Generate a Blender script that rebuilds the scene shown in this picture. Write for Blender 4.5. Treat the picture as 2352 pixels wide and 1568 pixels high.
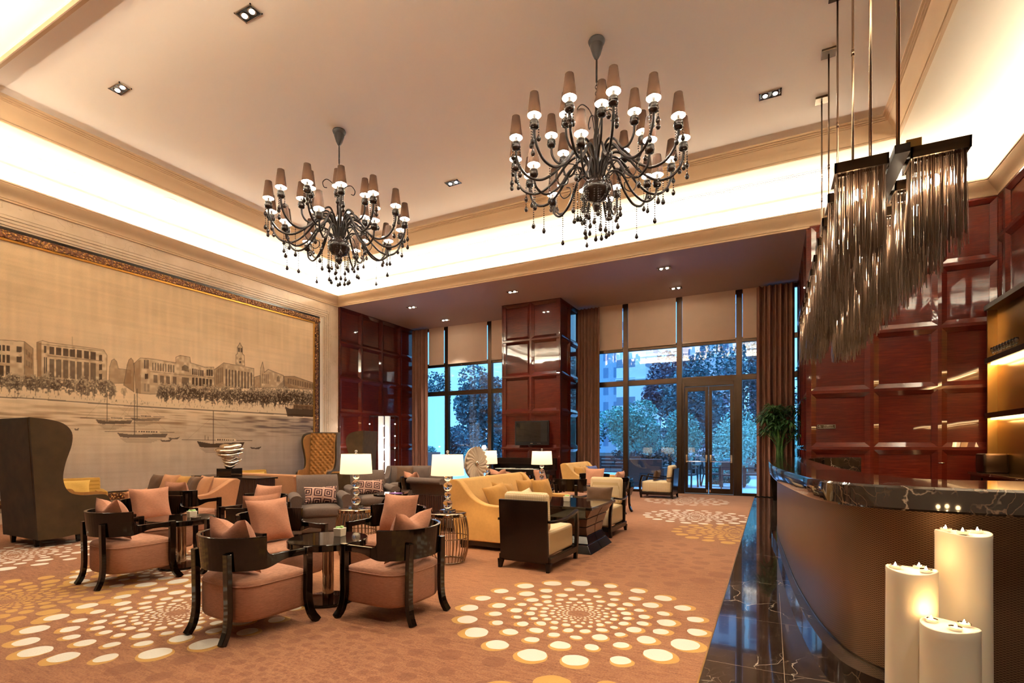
import bpy, math, random
import numpy as np
from mathutils import Vector, Matrix
R = math.radians; PI = math.pi
SC = bpy.context.scene; COL = SC.collection
for _o in list(bpy.data.objects): bpy.data.objects.remove(_o)
random.seed(7)

# ---------------------------------------------------------------- camera
FPX = 1167.0; HZ = 1022.0; CAMH = 1.4; YAW = math.atan((1769-1176)/FPX)
cd = bpy.data.cameras.new('camera'); cam = bpy.data.objects.new('camera', cd); COL.objects.link(cam)
cam.location = (0, 0, CAMH); cam.rotation_euler = (PI/2, 0, YAW)
cd.sensor_width = 36; cd.lens = 36*FPX/2352; cd.shift_y = (HZ-784)/2352; cd.clip_start = .05; cd.clip_end = 400
SC.camera = cam
SC.view_settings.view_transform = 'Standard'; SC.view_settings.look = 'None'
SC.view_settings.gamma = 1; SC.view_settings.use_curve_mapping = False
SC.view_settings.exposure = 1.42
SC.cycles.max_bounces = 8; SC.cycles.diffuse_bounces = 4; SC.cycles.glossy_bounces = 4
SC.cycles.transmission_bounces = 6; SC.cycles.transparent_max_bounces = 12
SC.cycles.sample_clamp_indirect = 6; SC.cycles.caustics_reflective = False; SC.cycles.caustics_refractive = False
SC.cycles.blur_glossy = .5

# ---------------------------------------------------------------- dusk sky outside
WO = bpy.data.worlds.new('dusk_sky'); SC.world = WO; WO.use_nodes = True
nt = WO.node_tree; bg = nt.nodes['Background']
tc = nt.nodes.new('ShaderNodeTexCoord'); sp = nt.nodes.new('ShaderNodeSeparateXYZ'); rp = nt.nodes.new('ShaderNodeValToRGB')
nt.links.new(tc.outputs['Generated'], sp.inputs[0]); nt.links.new(sp.outputs['Z'], rp.inputs[0]); nt.links.new(rp.outputs[0], bg.inputs[0])
rp.color_ramp.elements[0].position = .52; rp.color_ramp.elements[0].color = (.048, .125, .205, 1)
rp.color_ramp.elements[1].position = .95; rp.color_ramp.elements[1].color = (.22, .58, 1.15, 1)
bg.inputs[1].default_value = 4.3

# ---------------------------------------------------------------- room figures (metres)
XL, XR = -12.08, 3.57          # painted wall, bar wall
YB, YW = 11.73, 15.6           # bulkhead, glazing
YF, YBK = 2.0, -3.6            # front bulkhead, wall behind the viewer
XRC = .70                      # right side of the window bay
ZS, ZRING, ZC = 5.74, 6.66, 6.97
WARM = (1.0, .80, .58)

def light(name, kind, loc, power, color=WARM, rot=(0,0,0), **kw):
    l = bpy.data.lights.new(name, kind); l.energy = power; l.color = color
    for k, v in kw.items(): setattr(l, k, v)
    o = bpy.data.objects.new(name, l); COL.objects.link(o); o.location = loc; o.rotation_euler = rot
    return o
COVE = 2.5; COVE2 = 63.0   # watts per metre of the two lamp rows in the cove
CW = (1.0, .97, .89)
_c = .12; _z = 5.955
def strip(x, y, L, rz):
    # two rows of lamps lying in the crown trough: one washes the cove wall, one is tipped in over the ceiling
    light('cove_strip', 'AREA', (x, y, _z), COVE*L, CW, (PI, 0, rz), shape='RECTANGLE', size=L, size_y=.05)
    light('cove_strip', 'AREA', (x, y, _z), COVE2*L, CW, (Matrix.Rotation(rz, 3, 'Z') @ Matrix.Rotation(PI-R(60), 3, 'X')).to_euler(), shape='RECTANGLE', size=L, size_y=.05)
strip((XL+XR)/2, YB-_c, XR-XL-.3, 0)
strip(XL+_c, (YF+YB)/2, YB-YF-.3, PI/2)
strip(XR-_c, (YF+YB)/2, YB-YF-.3, -PI/2)
strip((XL+XR)/2, YF+_c, XR-XL-.3, PI)
# downlights over the seats: the room's recessed twin spots
DL = [(-9.05, 4.3), (-6.0, 4.3), (-3.0, 4.3), (0.0, 4.3), (-9.05, 9.05), (-6.0, 9.05), (-3.0, 9.05), (0.0, 9.05)]
DLP = 190
for x, y in DL:
    light('downlight_beam', 'SPOT', (x, y, ZC-.06), DLP, (1.0, .92, .78), spot_size=R(78), spot_blend=.7, shadow_soft_size=.06)
DL2 = [(-10.05, 12.82), (-10.05, 14.65), (-6.5, 12.82), (-2.32, 12.8), (-2.32, 14.56)]
for x, y in DL2:
    light('downlight_beam', 'SPOT', (x, y, ZS-.05), 210, (1.0, .92, .78), spot_size=R(75), spot_blend=.6, shadow_soft_size=.05)
# unseen downlights added over and behind the viewer to brighten the candles
DL_ADDED = [(-9.0, .6), (-5.5, .6), (-2.6, .6), (.3, .9), (1.6, 1.3), (-7, -1.6), (-3, -1.6), (1, -1.6)]
for x, y in DL_ADDED:
    light('downlight_beam', 'SPOT', (x, y, ZS-.05), 62 if x < -2 else 165, (1.0, .92, .78), spot_size=R(80), spot_blend=.6, shadow_soft_size=.06)

# ================================================================ mesh helpers
class MB:
    def __init__(s): s.v = []; s.f = []; s.smooth = False
    def add(s, vs, fs):
        n = len(s.v); s.v += [tuple(v) for v in vs]; s.f += [tuple(i+n for i in f) for f in fs]; return s
    def box(s, x0, y0, z0, x1, y1, z1):
        return s.add([(x0,y0,z0),(x1,y0,z0),(x1,y1,z0),(x0,y1,z0),(x0,y0,z1),(x1,y0,z1),(x1,y1,z1),(x0,y1,z1)],
                     [(0,3,2,1),(4,5,6,7),(0,1,5,4),(1,2,6,5),(2,3,7,6),(3,0,4,7)])
    def frus(s, b, t):  # b,t = (x0,y0,x1,y1,z)
        return s.add([(b[0],b[1],b[4]),(b[2],b[1],b[4]),(b[2],b[3],b[4]),(b[0],b[3],b[4]),(t[0],t[1],t[4]),(t[2],t[1],t[4]),(t[2],t[3],t[4]),(t[0],t[3],t[4])],
                     [(0,3,2,1),(4,5,6,7),(0,1,5,4),(1,2,6,5),(2,3,7,6),(3,0,4,7)])
    def loft(s, rings, cap=True, closed=True):
        n = len(rings[0]); vs = [p for r in rings for p in r]; fs = []
        for i in range(len(rings)-1):
            for j in range(n if closed else n-1):
                a = i*n+j; b = i*n+(j+1) % n
                fs.append((a, b, b+n, a+n))
        if cap and closed: fs += [tuple(range(n-1,-1,-1)), tuple(range((len(rings)-1)*n, len(rings)*n))]
        return s.add(vs, fs)
    def lathe(s, prof, seg=24, c=(0,0,0), cap=True):
        return s.loft([[(c[0]+r*math.cos(2*PI*k/seg), c[1]+r*math.sin(2*PI*k/seg), c[2]+z) for k in range(seg)] for r, z in prof], cap)
    def tube(s, path, r, seg=8, cap=True, up=None):
        P = [Vector(p) for p in path]; rr = r if isinstance(r, (list, tuple)) else [r]*len(P); rings = []
        nrm = None
        for i, p in enumerate(P):
            t = (P[min(i+1, len(P)-1)]-P[max(i-1, 0)])
            t = t.normalized() if t.length > 1e-9 else Vector((0,0,1))
            if nrm is None:
                a = Vector(up) if up else (Vector((0,0,1)) if abs(t.z) < .9 else Vector((1,0,0)))
                nrm = (a - t*a.dot(t)).normalized()
            else:
                nrm = (nrm - t*nrm.dot(t)); nrm = nrm.normalized() if nrm.length > 1e-6 else Vector((1,0,0))
            b = t.cross(nrm)
            off = PI/4 if seg == 4 else 0
            rings.append([p + (nrm*math.cos(2*PI*k/seg+off) + b*math.sin(2*PI*k/seg+off))*rr[i] for k in range(seg)])
        return s.loft(rings, cap)
    def bar(s, path, w, h, up=(0,0,1)):
        # rectangular section w (sideways) x h (along up)
        P = [Vector(p) for p in path]; rings = []
        W = w if isinstance(w, list) else [w]*len(P); H = h if isinstance(h, list) else [h]*len(P)
        for i, p in enumerate(P):
            t = (P[min(i+1, len(P)-1)]-P[max(i-1, 0)]).normalized(); u = Vector(up); sd = t.cross(u)
            sd = sd.normalized() if sd.length > 1e-6 else Vector((1,0,0)); u2 = sd.cross(t)
            rings.append([p+sd*a*W[i]/2+u2*b*H[i]/2 for a, b in ((-1,-1),(1,-1),(1,1),(-1,1))])
        return s.loft(rings)
    def prism(s, poly, a0, a1, ax='z'):
        def m(p, a): return (p[0],p[1],a) if ax == 'z' else ((a,p[0],p[1]) if ax == 'x' else (p[0],a,p[1]))
        return s.loft([[m(p,a0) for p in poly], [m(p,a1) for p in poly]])
    def grid(s, fn, nu, nv, wrapu=False):
        vs = [fn(i/nu, j/nv) for i in range(nu+(0 if wrapu else 1)) for j in range(nv+1)]; fs = []
        for i in range(nu):
            for j in range(nv):
                a = i*(nv+1)+j; b = ((i+1) % (nu if wrapu else nu+1))*(nv+1)+j
                fs.append((a, b, b+1, a+1))
        return s.add(vs, fs)
    def ball(s, c, r, seg=12, sq=(1,1,1)):
        h = seg//2
        return s.loft([[(c[0]+sq[0]*r*math.sin(PI*i/h)*math.cos(2*PI*k/seg), c[1]+sq[1]*r*math.sin(PI*i/h)*math.sin(2*PI*k/seg), c[2]-sq[2]*r*math.cos(PI*i/h)) for k in range(seg)] for i in ([.04]+list(range(1,h))+[h-.04])])
    def rbox(s, x0, y0, z0, x1, y1, z1, r=.03, n=3, crown=0, cr=None):
        # soft box: rounded plan corners, rounded upper and lower edges, optional crowned top
        cr = cr or max(r*1.3, .02); pl = []
        def ring(ins, z):
            out = []
            q = max(cr-ins, .002)
            for cx, cy, a0 in ((x1-ins-q,y1-ins-q,0),(x0+ins+q,y1-ins-q,90),(x0+ins+q,y0+ins+q,180),(x1-ins-q,y0+ins+q,270)):
                for k in range(n+1):
                    a = R(a0+90*k/n); out.append((cx+q*math.cos(a), cy+q*math.sin(a), z))
            return out
        rings = []
        for k in range(n+1):
            a = PI/2*k/n; rings.append(ring(r*(1-math.sin(a)), z0+r*(1-math.cos(a))))
        for k in range(n+1):
            a = PI/2*k/n; rings.append(ring(r*(1-math.cos(a)), z1-r+r*math.sin(a)))
        if crown:
            mn = min(x1-x0, y1-y0)/2
            for f in (.25, .55, .85): rings.append(ring(r+(mn-r)*f, z1+crown*(1-(1-f)**2)))
        return s.loft(rings)
    def xf(s, M):
        s.v = [tuple(M @ Vector(v)) for v in s.v]; return s
    def build(s, name, m, parent=None, smooth=False, angle=None, bevel=0, loc=None):
        me = bpy.data.meshes.new(name); me.from_pydata(s.v, [], s.f); me.update()
        o = bpy.data.objects.new(name, me); COL.objects.link(o)
        if m: me.materials.append(m)
        if smooth:
            me.polygons.foreach_set('use_smooth', [True]*len(me.polygons))
            if angle: me.set_sharp_from_angle(angle=R(angle))
        if bevel:
            b = o.modifiers.new('bevel', 'BEVEL'); b.width = bevel; b.segments = 2; b.limit_method = 'ANGLE'; b.angle_limit = R(40)
        if parent: o.parent = parent
        if loc: o.location = loc
        return o
def tag(o, label=None, cat=None, group=None, kind=None):
    if label: o['label'] = label
    if cat: o['category'] = cat
    if group: o['group'] = group
    if kind: o['kind'] = kind
    return o
def empty(name, loc, rz=0):
    o = bpy.data.objects.new(name, None); COL.objects.link(o); o.location = loc; o.rotation_euler = (0,0,rz); o.empty_display_size = .1
    return o
def thing(name, label, cat, loc=(0,0,0), rz=0, group=None): return tag(empty(name, loc, rz), label, cat, group)
KIDS = {}
def dup(root, loc, rz, label, group=None):
    r = root.copy(); COL.objects.link(r); r.location = loc; r.rotation_euler = (r.rotation_euler[0], r.rotation_euler[1], rz); r['label'] = label
    if group: r['group'] = group
    kids = {}
    for q in COL.objects:
        if q.parent: kids.setdefault(q.parent.name, []).append(q)
    def rec(a, b):
        for ch in kids.get(a.name, ()):
            c = ch.copy(); COL.objects.link(c); c.parent = b; rec(ch, c)
    rec(root, r)
    return r
def struct(o): o['kind'] = 'structure'; return o
def face(fx, fy): return math.atan2(-fx, fy)

# ================================================================ materials
class NT:
    def __init__(s, m): s.t = m.node_tree; s.n = s.t.nodes; s.l = s.t.links
    def node(s, t, **kw):
        x = s.n.new(t)
        for k, v in kw.items(): setattr(x, k, v)
        return x
    def put(s, a, sock):
        if hasattr(a, 'is_linked') or isinstance(a, bpy.types.NodeSocket): s.l.new(a, sock)
        else: sock.default_value = a
    def math(s, op, a, b=None, c=None):
        x = s.node('ShaderNodeMath', operation=op); s.put(a, x.inputs[0])
        if b is not None: s.put(b, x.inputs[1])
        if c is not None: s.put(c, x.inputs[2])
        return x.outputs[0]
    def vmath(s, op, a, b=None):
        x = s.node('ShaderNodeVectorMath', operation=op); s.put(a, x.inputs[0])
        if b is not None: s.put(b, x.inputs[1])
        return x.outputs[0]
    def mix(s, f, a, b):
        x = s.node('ShaderNodeMix', data_type='RGBA'); s.put(f, x.inputs[0]); s.put(a, x.inputs[6]); s.put(b, x.inputs[7]); return x.outputs[2]
    def noise(s, vec, scale, detail=4, rough=.5, dist=0):
        x = s.node('ShaderNodeTexNoise'); s.l.new(vec, x.inputs['Vector']); x.inputs['Scale'].default_value = scale
        x.inputs['Detail'].default_value = detail; x.inputs['Roughness'].default_value = rough; x.inputs['Distortion'].default_value = dist
        return x.outputs['Fac']
    def mapv(s, vec, scale=(1,1,1), rot=(0,0,0), loc=(0,0,0)):
        x = s.node('ShaderNodeMapping'); s.l.new(vec, x.inputs[0]); x.inputs['Scale'].default_value = scale; x.inputs['Rotation'].default_value = rot; x.inputs['Location'].default_value = loc
        return x.outputs[0]
    def ramp(s, f, stops, interp='LINEAR'):
        x = s.node('ShaderNodeValToRGB'); s.put(f, x.inputs[0]); e = x.color_ramp.elements; x.color_ramp.interpolation = interp
        while len(e) < len(stops): e.new(.5)
        for k, (p, c) in enumerate(stops): e[k].position = p; e[k].color = (c[0], c[1], c[2], 1) if not isinstance(c, (int, float)) else (c, c, c, 1)
        return x.outputs[0]
    def pos(s): return s.node('ShaderNodeNewGeometry').outputs['Position']
    def obj(s): return s.node('ShaderNodeTexCoord').outputs['Object']
    def bump(s, h, strength=.2, dist=.01):
        x = s.node('ShaderNodeBump'); s.put(h, x.inputs['Height']); x.inputs['Strength'].default_value = strength; x.inputs['Distance'].default_value = dist
        s.l.new(x.outputs[0], s.bsdf.inputs['Normal'])
def newmat(name, col=(.8,.8,.8), rough=.5, metal=0, coat=0, coatr=.05, sheen=0, spec=.5):
    m = bpy.data.materials.new(name); m.use_nodes = True; t = NT(m); b = t.n['Principled BSDF']; t.bsdf = b
    b.inputs['Base Color'].default_value = (*col, 1); b.inputs['Roughness'].default_value = rough; b.inputs['Metallic'].default_value = metal
    b.inputs['Coat Weight'].default_value = coat; b.inputs['Coat Roughness'].default_value = coatr
    b.inputs['Sheen Weight'].default_value = sheen; b.inputs['Specular IOR Level'].default_value = spec
    return m, t, b
M = {}
def simple(name, *a, **k): M[name] = newmat(name, *a, **k)[0]; return M[name]
def fabric(name, col, amt=.25, scale=60, stretch=(1,1,1), bump=.25, sheen=.2, rough=.9, bigs=3, bigamt=.15):
    m, t, b = newmat(name, col, rough, sheen=sheen, spec=.2)
    v = t.mapv(t.obj(), stretch); n = t.noise(v, scale, 3, .6); n2 = t.noise(t.obj(), bigs, 2)
    f = t.math('ADD', t.math('MULTIPLY', t.math('SUBTRACT', n, .5), amt*2), t.math('MULTIPLY', t.math('SUBTRACT', n2, .5), bigamt*2))
    g = t.math('ADD', f, 1.0); x = t.node('ShaderNodeVectorMath', operation='SCALE'); x.inputs[0].default_value = col; t.l.new(g, x.inputs['Scale'])
    t.l.new(x.outputs[0], b.inputs['Base Color']); t.bump(n, bump, .004); M[name] = m; return m

simple('lacquer', (.006,.0032,.002), .06, spec=.42)
simple('darkwood', (.010,.0045,.0028), .2, spec=.35)
simple('black_plastic', (.006,.006,.007), .25)
simple('screen', (.004,.004,.005), .06, coat=1, coatr=.02)
simple('chrome', (.75,.70,.64), .08, 1)
simple('warm_chrome', (.38,.29,.215), .1, 1)
simple('bronze', (.10,.065,.038), .28, 1)
simple('dark_bronze', (.055,.034,.022), .32, 1)
simple('black_metal', (.012,.007,.005), .45, 0, spec=.12)
simple('gold', (.52,.26,.055), .35, 1)
simple('brass_panel', (.45,.27,.09), .28, 1)
simple('plaster', (.78,.71,.59), .8, spec=.2)
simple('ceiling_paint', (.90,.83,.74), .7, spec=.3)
simple('crown_shaded_cream', (.62,.44,.27), .55, spec=.3)  # ceiling cream browned, putting the crown's shade into the colour
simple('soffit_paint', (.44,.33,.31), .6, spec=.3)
simple('ivory', (.80,.70,.52), .5)
simple('white_paint', (.75,.72,.68), .5)
simple('wax', (.80,.66,.46), .45, spec=.4)
M['wax'].node_tree.nodes['Principled BSDF'].inputs['Subsurface Weight'].default_value = .2
M['wax'].node_tree.nodes['Principled BSDF'].inputs['Subsurface Radius'].default_value = (.06,.035,.015)
simple('paper', (.7,.68,.62), .8)
simple('stone', (.60,.47,.33), .7)
simple('planter_clay', (.12,.07,.06), .6)
simple('outdoor_wood', (.05,.032,.03), .5)
simple('pale_wall', (.75,.78,.80), .8)
simple('terracotta_dark', (.16,.07,.05), .6)
simple('blue_upholstery', (.05,.055,.14), .7)
simple('steel_rod', (.35,.25,.17), .2, 1)
simple('soil', (.02,.012,.008), .9)
def emit(name, col, st, base=None):
    m, t, b = newmat(name, base or col, .6); b.inputs['Emission Color'].default_value = (*col, 1); b.inputs['Emission Strength'].default_value = st; M[name] = m; return m
emit('bulb', (1,.92,.78), 550); emit('spot_lens', (1,.86,.66), 60); emit('flame', (1,.72,.35), 60); emit('crystal_led', (1,.9,.8), 8)
emit('led', (1,.66,.30), 7); emit('fringe_bulb', (1,.80,.55), 260)
def shade_mat():
    m, t, b = newmat('lamp_shade', (.85,.74,.55), .9, spec=.1)
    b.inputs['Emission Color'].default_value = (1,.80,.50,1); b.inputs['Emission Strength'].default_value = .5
    tr = t.node('ShaderNodeBsdfTranslucent'); tr.inputs[0].default_value = (.85,.72,.52,1); mx = t.node('ShaderNodeMixShader'); mx.inputs[0].default_value = .35
    t.l.new(b.outputs[0], mx.inputs[1]); t.l.new(tr.outputs[0], mx.inputs[2]); t.l.new(mx.outputs[0], t.n['Material Output'].inputs[0]); M['lamp_shade'] = m
shade_mat()
def small_shade():
    m, t, b = newmat('chandelier_shade', (.055,.030,.020), .8, spec=.1)
    tr = t.node('ShaderNodeBsdfTranslucent'); tr.inputs[0].default_value = (.18,.09,.05,1); mx = t.node('ShaderNodeMixShader'); mx.inputs[0].default_value = .08
    t.l.new(b.outputs[0], mx.inputs[1]); t.l.new(tr.outputs[0], mx.inputs[2]); t.l.new(mx.outputs[0], t.n['Material Output'].inputs[0])
    M['chandelier_shade'] = m
    m, t, b = newmat('shade_lining', (.9,.8,.65), .8); tr = t.node('ShaderNodeBsdfTranslucent'); tr.inputs[0].default_value = (.9,.8,.66,1); mx = t.node('ShaderNodeMixShader'); mx.inputs[0].default_value = .2
    t.l.new(b.outputs[0], mx.inputs[1]); t.l.new(tr.outputs[0], mx.inputs[2]); t.l.new(mx.outputs[0], t.n['Material Output'].inputs[0]); M['shade_lining'] = m
small_shade()
def glass_pane():
    m = bpy.data.materials.new('window_glass'); m.use_nodes = True; t = NT(m); t.n.remove(t.n['Principled BSDF'])
    tr = t.node('ShaderNodeBsdfTransparent'); tr.inputs[0].default_value = (.90,.95,1,1); gl = t.node('ShaderNodeBsdfGlossy'); gl.inputs['Roughness'].default_value = .01
    fr = t.node('ShaderNodeFresnel'); fr.inputs[0].default_value = 1.5; mx = t.node('ShaderNodeMixShader')
    t.l.new(t.math('MULTIPLY', fr.outputs[0], 2.0), mx.inputs[0]); t.l.new(tr.outputs[0], mx.inputs[1]); t.l.new(gl.outputs[0], mx.inputs[2]); t.l.new(mx.outputs[0], t.n['Material Output'].inputs[0])
    M['window_glass'] = m
glass_pane()
def crystal():
    m = bpy.data.materials.new('crystal'); m.use_nodes = True; t = NT(m); t.n.remove(t.n['Principled BSDF'])
    g = t.node('ShaderNodeBsdfGlass'); g.inputs['IOR'].default_value = 1.5; g.inputs['Roughness'].default_value = .0; g.inputs[0].default_value = (.97,.95,.92,1)
    t.l.new(g.outputs[0], t.n['Material Output'].inputs[0]); M['crystal'] = m
    m, t, b = newmat('smoky_glass', (.20,.135,.095), .2, 0, spec=.9); b.inputs['Metallic'].default_value = .5; M['smoky_glass'] = m
    m, t, b = newmat('black_bead', (.014,.007,.0045), .2, 0, spec=.25); M['black_bead'] = m
crystal()
fabric('rose_fabric', (.36,.165,.095), .55, 30, (1,1,11), .35, .06)
fabric('rose_pillow', (.42,.185,.105), .35, 40, (1,1,5), .2, .06)
fabric('gold_velvet', (.52,.28,.085), .12, 30, (1,1,1), .1, .06, bigamt=.2)
fabric('gold_pillow', (.37,.18,.042), .14, 30, (1,1,1), .1, .06, bigamt=.25)
fabric('salmon_velvet', (.40,.185,.085), .12, 30, (1,1,1), .1, .06, bigamt=.2)
fabric('gray_chenille', (.092,.060,.044), .35, 70, (1,1,1), .35, .06)
fabric('brown_velvet', (.33,.145,.034), .25, 14, (1,1,1), .1, .06, bigamt=.3)
fabric('taupe_velvet', (.045,.023,.008), .35, 6, (1,1,1), .1, .06, bigamt=.4)
fabric('brown_fabric', (.085,.042,.020), .2, 50, (1,1,1), .2, .06)
fabric('yellow_fabric', (.60,.36,.085), .12, 50, (1,1,1), .2, .06)
fabric('curtain', (.26,.115,.075), .15, 30, (1,1,.2), .1, .06)
fabric('blind', (.80,.60,.45), .08, 200, (1,1,1), .1, 0, bigamt=.05)
def check(name, c1, c2, sc):
    m, t, b = newmat(name, c1, .9, spec=.2)
    br = t.node('ShaderNodeTexBrick'); br.offset = 0
    v = t.obj(); sx = t.node('ShaderNodeSeparateXYZ'); t.l.new(v, sx.inputs[0])
    w = t.math('MAXIMUM', t.math('MAXIMUM', t.math('GREATER_THAN', t.math('FRACT', t.math('MULTIPLY', sx.outputs[0], sc)), .78), t.math('GREATER_THAN', t.math('FRACT', t.math('MULTIPLY', sx.outputs[1], sc)), .78)), t.math('GREATER_THAN', t.math('FRACT', t.math('MULTIPLY', sx.outputs[2], sc)), .78))
    t.l.new(t.mix(w, (*c1,1), (*c2,1)), b.inputs['Base Color']); t.n.remove(br); t.bump(t.noise(v, 90, 2), .3, .004); M[name] = m
check('cream_check', (.74,.59,.37), (.55,.38,.19), 46)
check('yellow_wicker', (.52,.29,.06), (.30,.15,.025), 55)
def greek():
    m, t, b = newmat('key_pattern', (.5,.3,.2), .9, spec=.2)
    v = t.mapv(t.obj(), (6.5,6.5,6.5), (0,R(8),0), (.2,0,.35)); s = t.node('ShaderNodeSeparateXYZ'); t.l.new(v, s.inputs[0])
    fx = t.math('ABSOLUTE', t.math('SUBTRACT', t.math('FRACT', s.outputs[0]), .5)); fz = t.math('ABSOLUTE', t.math('SUBTRACT', t.math('FRACT', s.outputs[2]), .5))
    r = t.math('MAXIMUM', fx, fz); k = t.math('GREATER_THAN', t.math('FRACT', t.math('MULTIPLY', r, 5)), .45)
    t.l.new(t.mix(k, (.55,.33,.24,1), (.045,.012,.014,1)), b.inputs['Base Color']); M['key_pattern'] = m
greek()
def redwood():
    m, t, b = newmat('red_wood', (.14,.02,.01), .3, coat=1, coatr=.03, spec=.1)
    p = t.pos(); v = t.mapv(p, (2.2, 2.2, 34)); n = t.noise(v, 1.6, 5, .6, .6); n2 = t.noise(p, .9, 2)
    c = t.ramp(t.math('ADD', t.math('MULTIPLY', n, .7), t.math('MULTIPLY', n2, .3)), [(.25, (.028,.0028,.0016)), (.5, (.064,.0065,.003)), (.75, (.125,.017,.007))])
    t.l.new(c, b.inputs['Base Color'])
    bp = t.node('ShaderNodeBump'); bp.inputs['Strength'].default_value = .03; bp.inputs['Distance'].default_value = .05
    t.l.new(t.noise(p, 2.6, 1), bp.inputs['Height']); t.l.new(bp.outputs[0], b.inputs['Coat Normal']); M['red_wood'] = m
    m, t, b = newmat('ribbed_wood', (.04,.012,.007), .35, coat=.4, coatr=.1)
    s = t.node('ShaderNodeSeparateXYZ'); t.l.new(t.pos(), s.inputs[0]); n = t.math('SINE', t.math('MULTIPLY', t.math('ADD', s.outputs[0], s.outputs[1]), 150))
    t.l.new(t.ramp(n, [(0, (.025,.008,.005)), (1, (.07,.022,.012))]), b.inputs['Base Color']); t.bump(n, .5, .01); M['ribbed_wood'] = m
redwood()
def marbles():
    m, t, b = newmat('dark_marble', (.03,.018,.012), .08, coat=.5, coatr=.02)
    p = t.pos(); d = t.node('ShaderNodeVectorMath', operation='ADD'); t.l.new(p, d.inputs[0])
    nz = t.node('ShaderNodeTexNoise'); t.l.new(p, nz.inputs['Vector']); nz.inputs['Scale'].default_value = 2.2; nz.inputs['Detail'].default_value = 6
    sc = t.node('ShaderNodeVectorMath', operation='SCALE'); t.l.new(nz.outputs['Color'], sc.inputs[0]); sc.inputs['Scale'].default_value = .55; t.l.new(sc.outputs[0], d.inputs[1])
    def veins(scale, w, stretch):
        vo = t.node('ShaderNodeTexVoronoi', feature='DISTANCE_TO_EDGE'); vo.inputs['Scale'].default_value = scale; t.l.new(t.mapv(d.outputs[0], stretch, (.3,.2,.6)), vo.inputs['Vector'])
        return t.ramp(vo.outputs['Distance'], [(0, 1.0), (w, 0.0)])
    v1 = veins(2.6, .010, (1,.6,1)); v2 = veins(8, .030, (1.6,.7,1)); br = t.noise(p, 1.3, 3); gate = t.ramp(br, [(.48, 0.0), (.62, 1.0)]); gate2 = t.ramp(t.noise(p, 2.9, 2), [(.42, 0.0), (.6, 1.0)])
    base = t.ramp(t.noise(p, 3, 8, .65), [(.3, (.008,.0045,.003)), (.7, (.045,.025,.015))])
    c = t.mix(t.math('MULTIPLY', t.math('MULTIPLY', v2, gate2), .45), base, (.34,.21,.13,1)); c = t.mix(t.math('MULTIPLY', t.math('MULTIPLY', v1, gate), .9), c, (.72,.55,.40,1))
    s = t.node('ShaderNodeSeparateXYZ'); t.l.new(p, s.inputs[0])
    t.l.new(c, b.inputs['Base Color']); M['dark_marble'] = m
    # floor variant with tile joints
    m2 = m.copy(); m2.name = 'dark_marble_tiles'; t2 = NT(m2); b2 = t2.n['Principled BSDF']; src = b2.inputs['Base Color'].links[0].from_socket
    s2 = t2.node('ShaderNodeSeparateXYZ'); t2.l.new(t2.pos(), s2.inputs[0])
    jx = t2.math('LESS_THAN', t2.math('ABSOLUTE', t2.math('SUBTRACT', t2.math('FRACT', t2.math('DIVIDE', t2.math('ADD', s2.outputs[0], 10.378), .51)), .5)), .004)
    jy = t2.math('LESS_THAN', t2.math('ABSOLUTE', t2.math('SUBTRACT', t2.math('FRACT', t2.math('DIVIDE', t2.math('ADD', s2.outputs[1], 9.7), .98)), .5)), .002)
    t2.l.new(t2.mix(t2.math('MULTIPLY', t2.math('MAXIMUM', jx, jy), .6), src, (.42,.30,.20,1)), b2.inputs['Base Color']); M['dark_marble_tiles'] = m2
    m, t, b = newmat('cream_marble', (.66,.52,.38), .25, coat=.3)
    p = t.pos(); vo = t.node('ShaderNodeTexVoronoi', feature='DISTANCE_TO_EDGE'); vo.inputs['Scale'].default_value = 1.3
    nz = t.node('ShaderNodeTexNoise'); t.l.new(p, nz.inputs['Vector']); nz.inputs['Scale'].default_value = 3; dd = t.vmath('ADD', p, nz.outputs['Color']); t.l.new(dd, vo.inputs['Vector'])
    v = t.ramp(vo.outputs['Distance'], [(0, 1.0), (.014, 0.0)]); base = t.ramp(t.noise(p, 2.5, 4), [(.3, (.60,.46,.32)), (.7, (.72,.58,.43))])
    t.l.new(t.mix(t.math('MULTIPLY', v, .3), base, (.30,.20,.12,1)), b.inputs['Base Color']); M['cream_marble'] = m
marbles()
def lattice():
    m, t, b = newmat('bronze_mesh', (.16,.085,.04), .38, .75)
    uv = t.node('ShaderNodeUVMap'); s = t.node('ShaderNodeSeparateXYZ'); t.l.new(uv.outputs[0], s.inputs[0])
    u = t.math('MULTIPLY', s.outputs[0], 38); w = t.math('MULTIPLY', s.outputs[1], 80)
    a = t.math('ABSOLUTE', t.math('SUBTRACT', t.math('FRACT', t.math('ADD', u, w)), .5)); c = t.math('ABSOLUTE', t.math('SUBTRACT', t.math('FRACT', t.math('SUBTRACT', u, w)), .5))
    g = t.math('GREATER_THAN', t.math('MAXIMUM', a, c), .42)
    t.l.new(t.mix(g, (.10,.050,.024,1), (.30,.17,.085,1)), b.inputs['Base Color']); t.bump(g, .4, .006); M['bronze_mesh'] = m
lattice()
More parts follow.
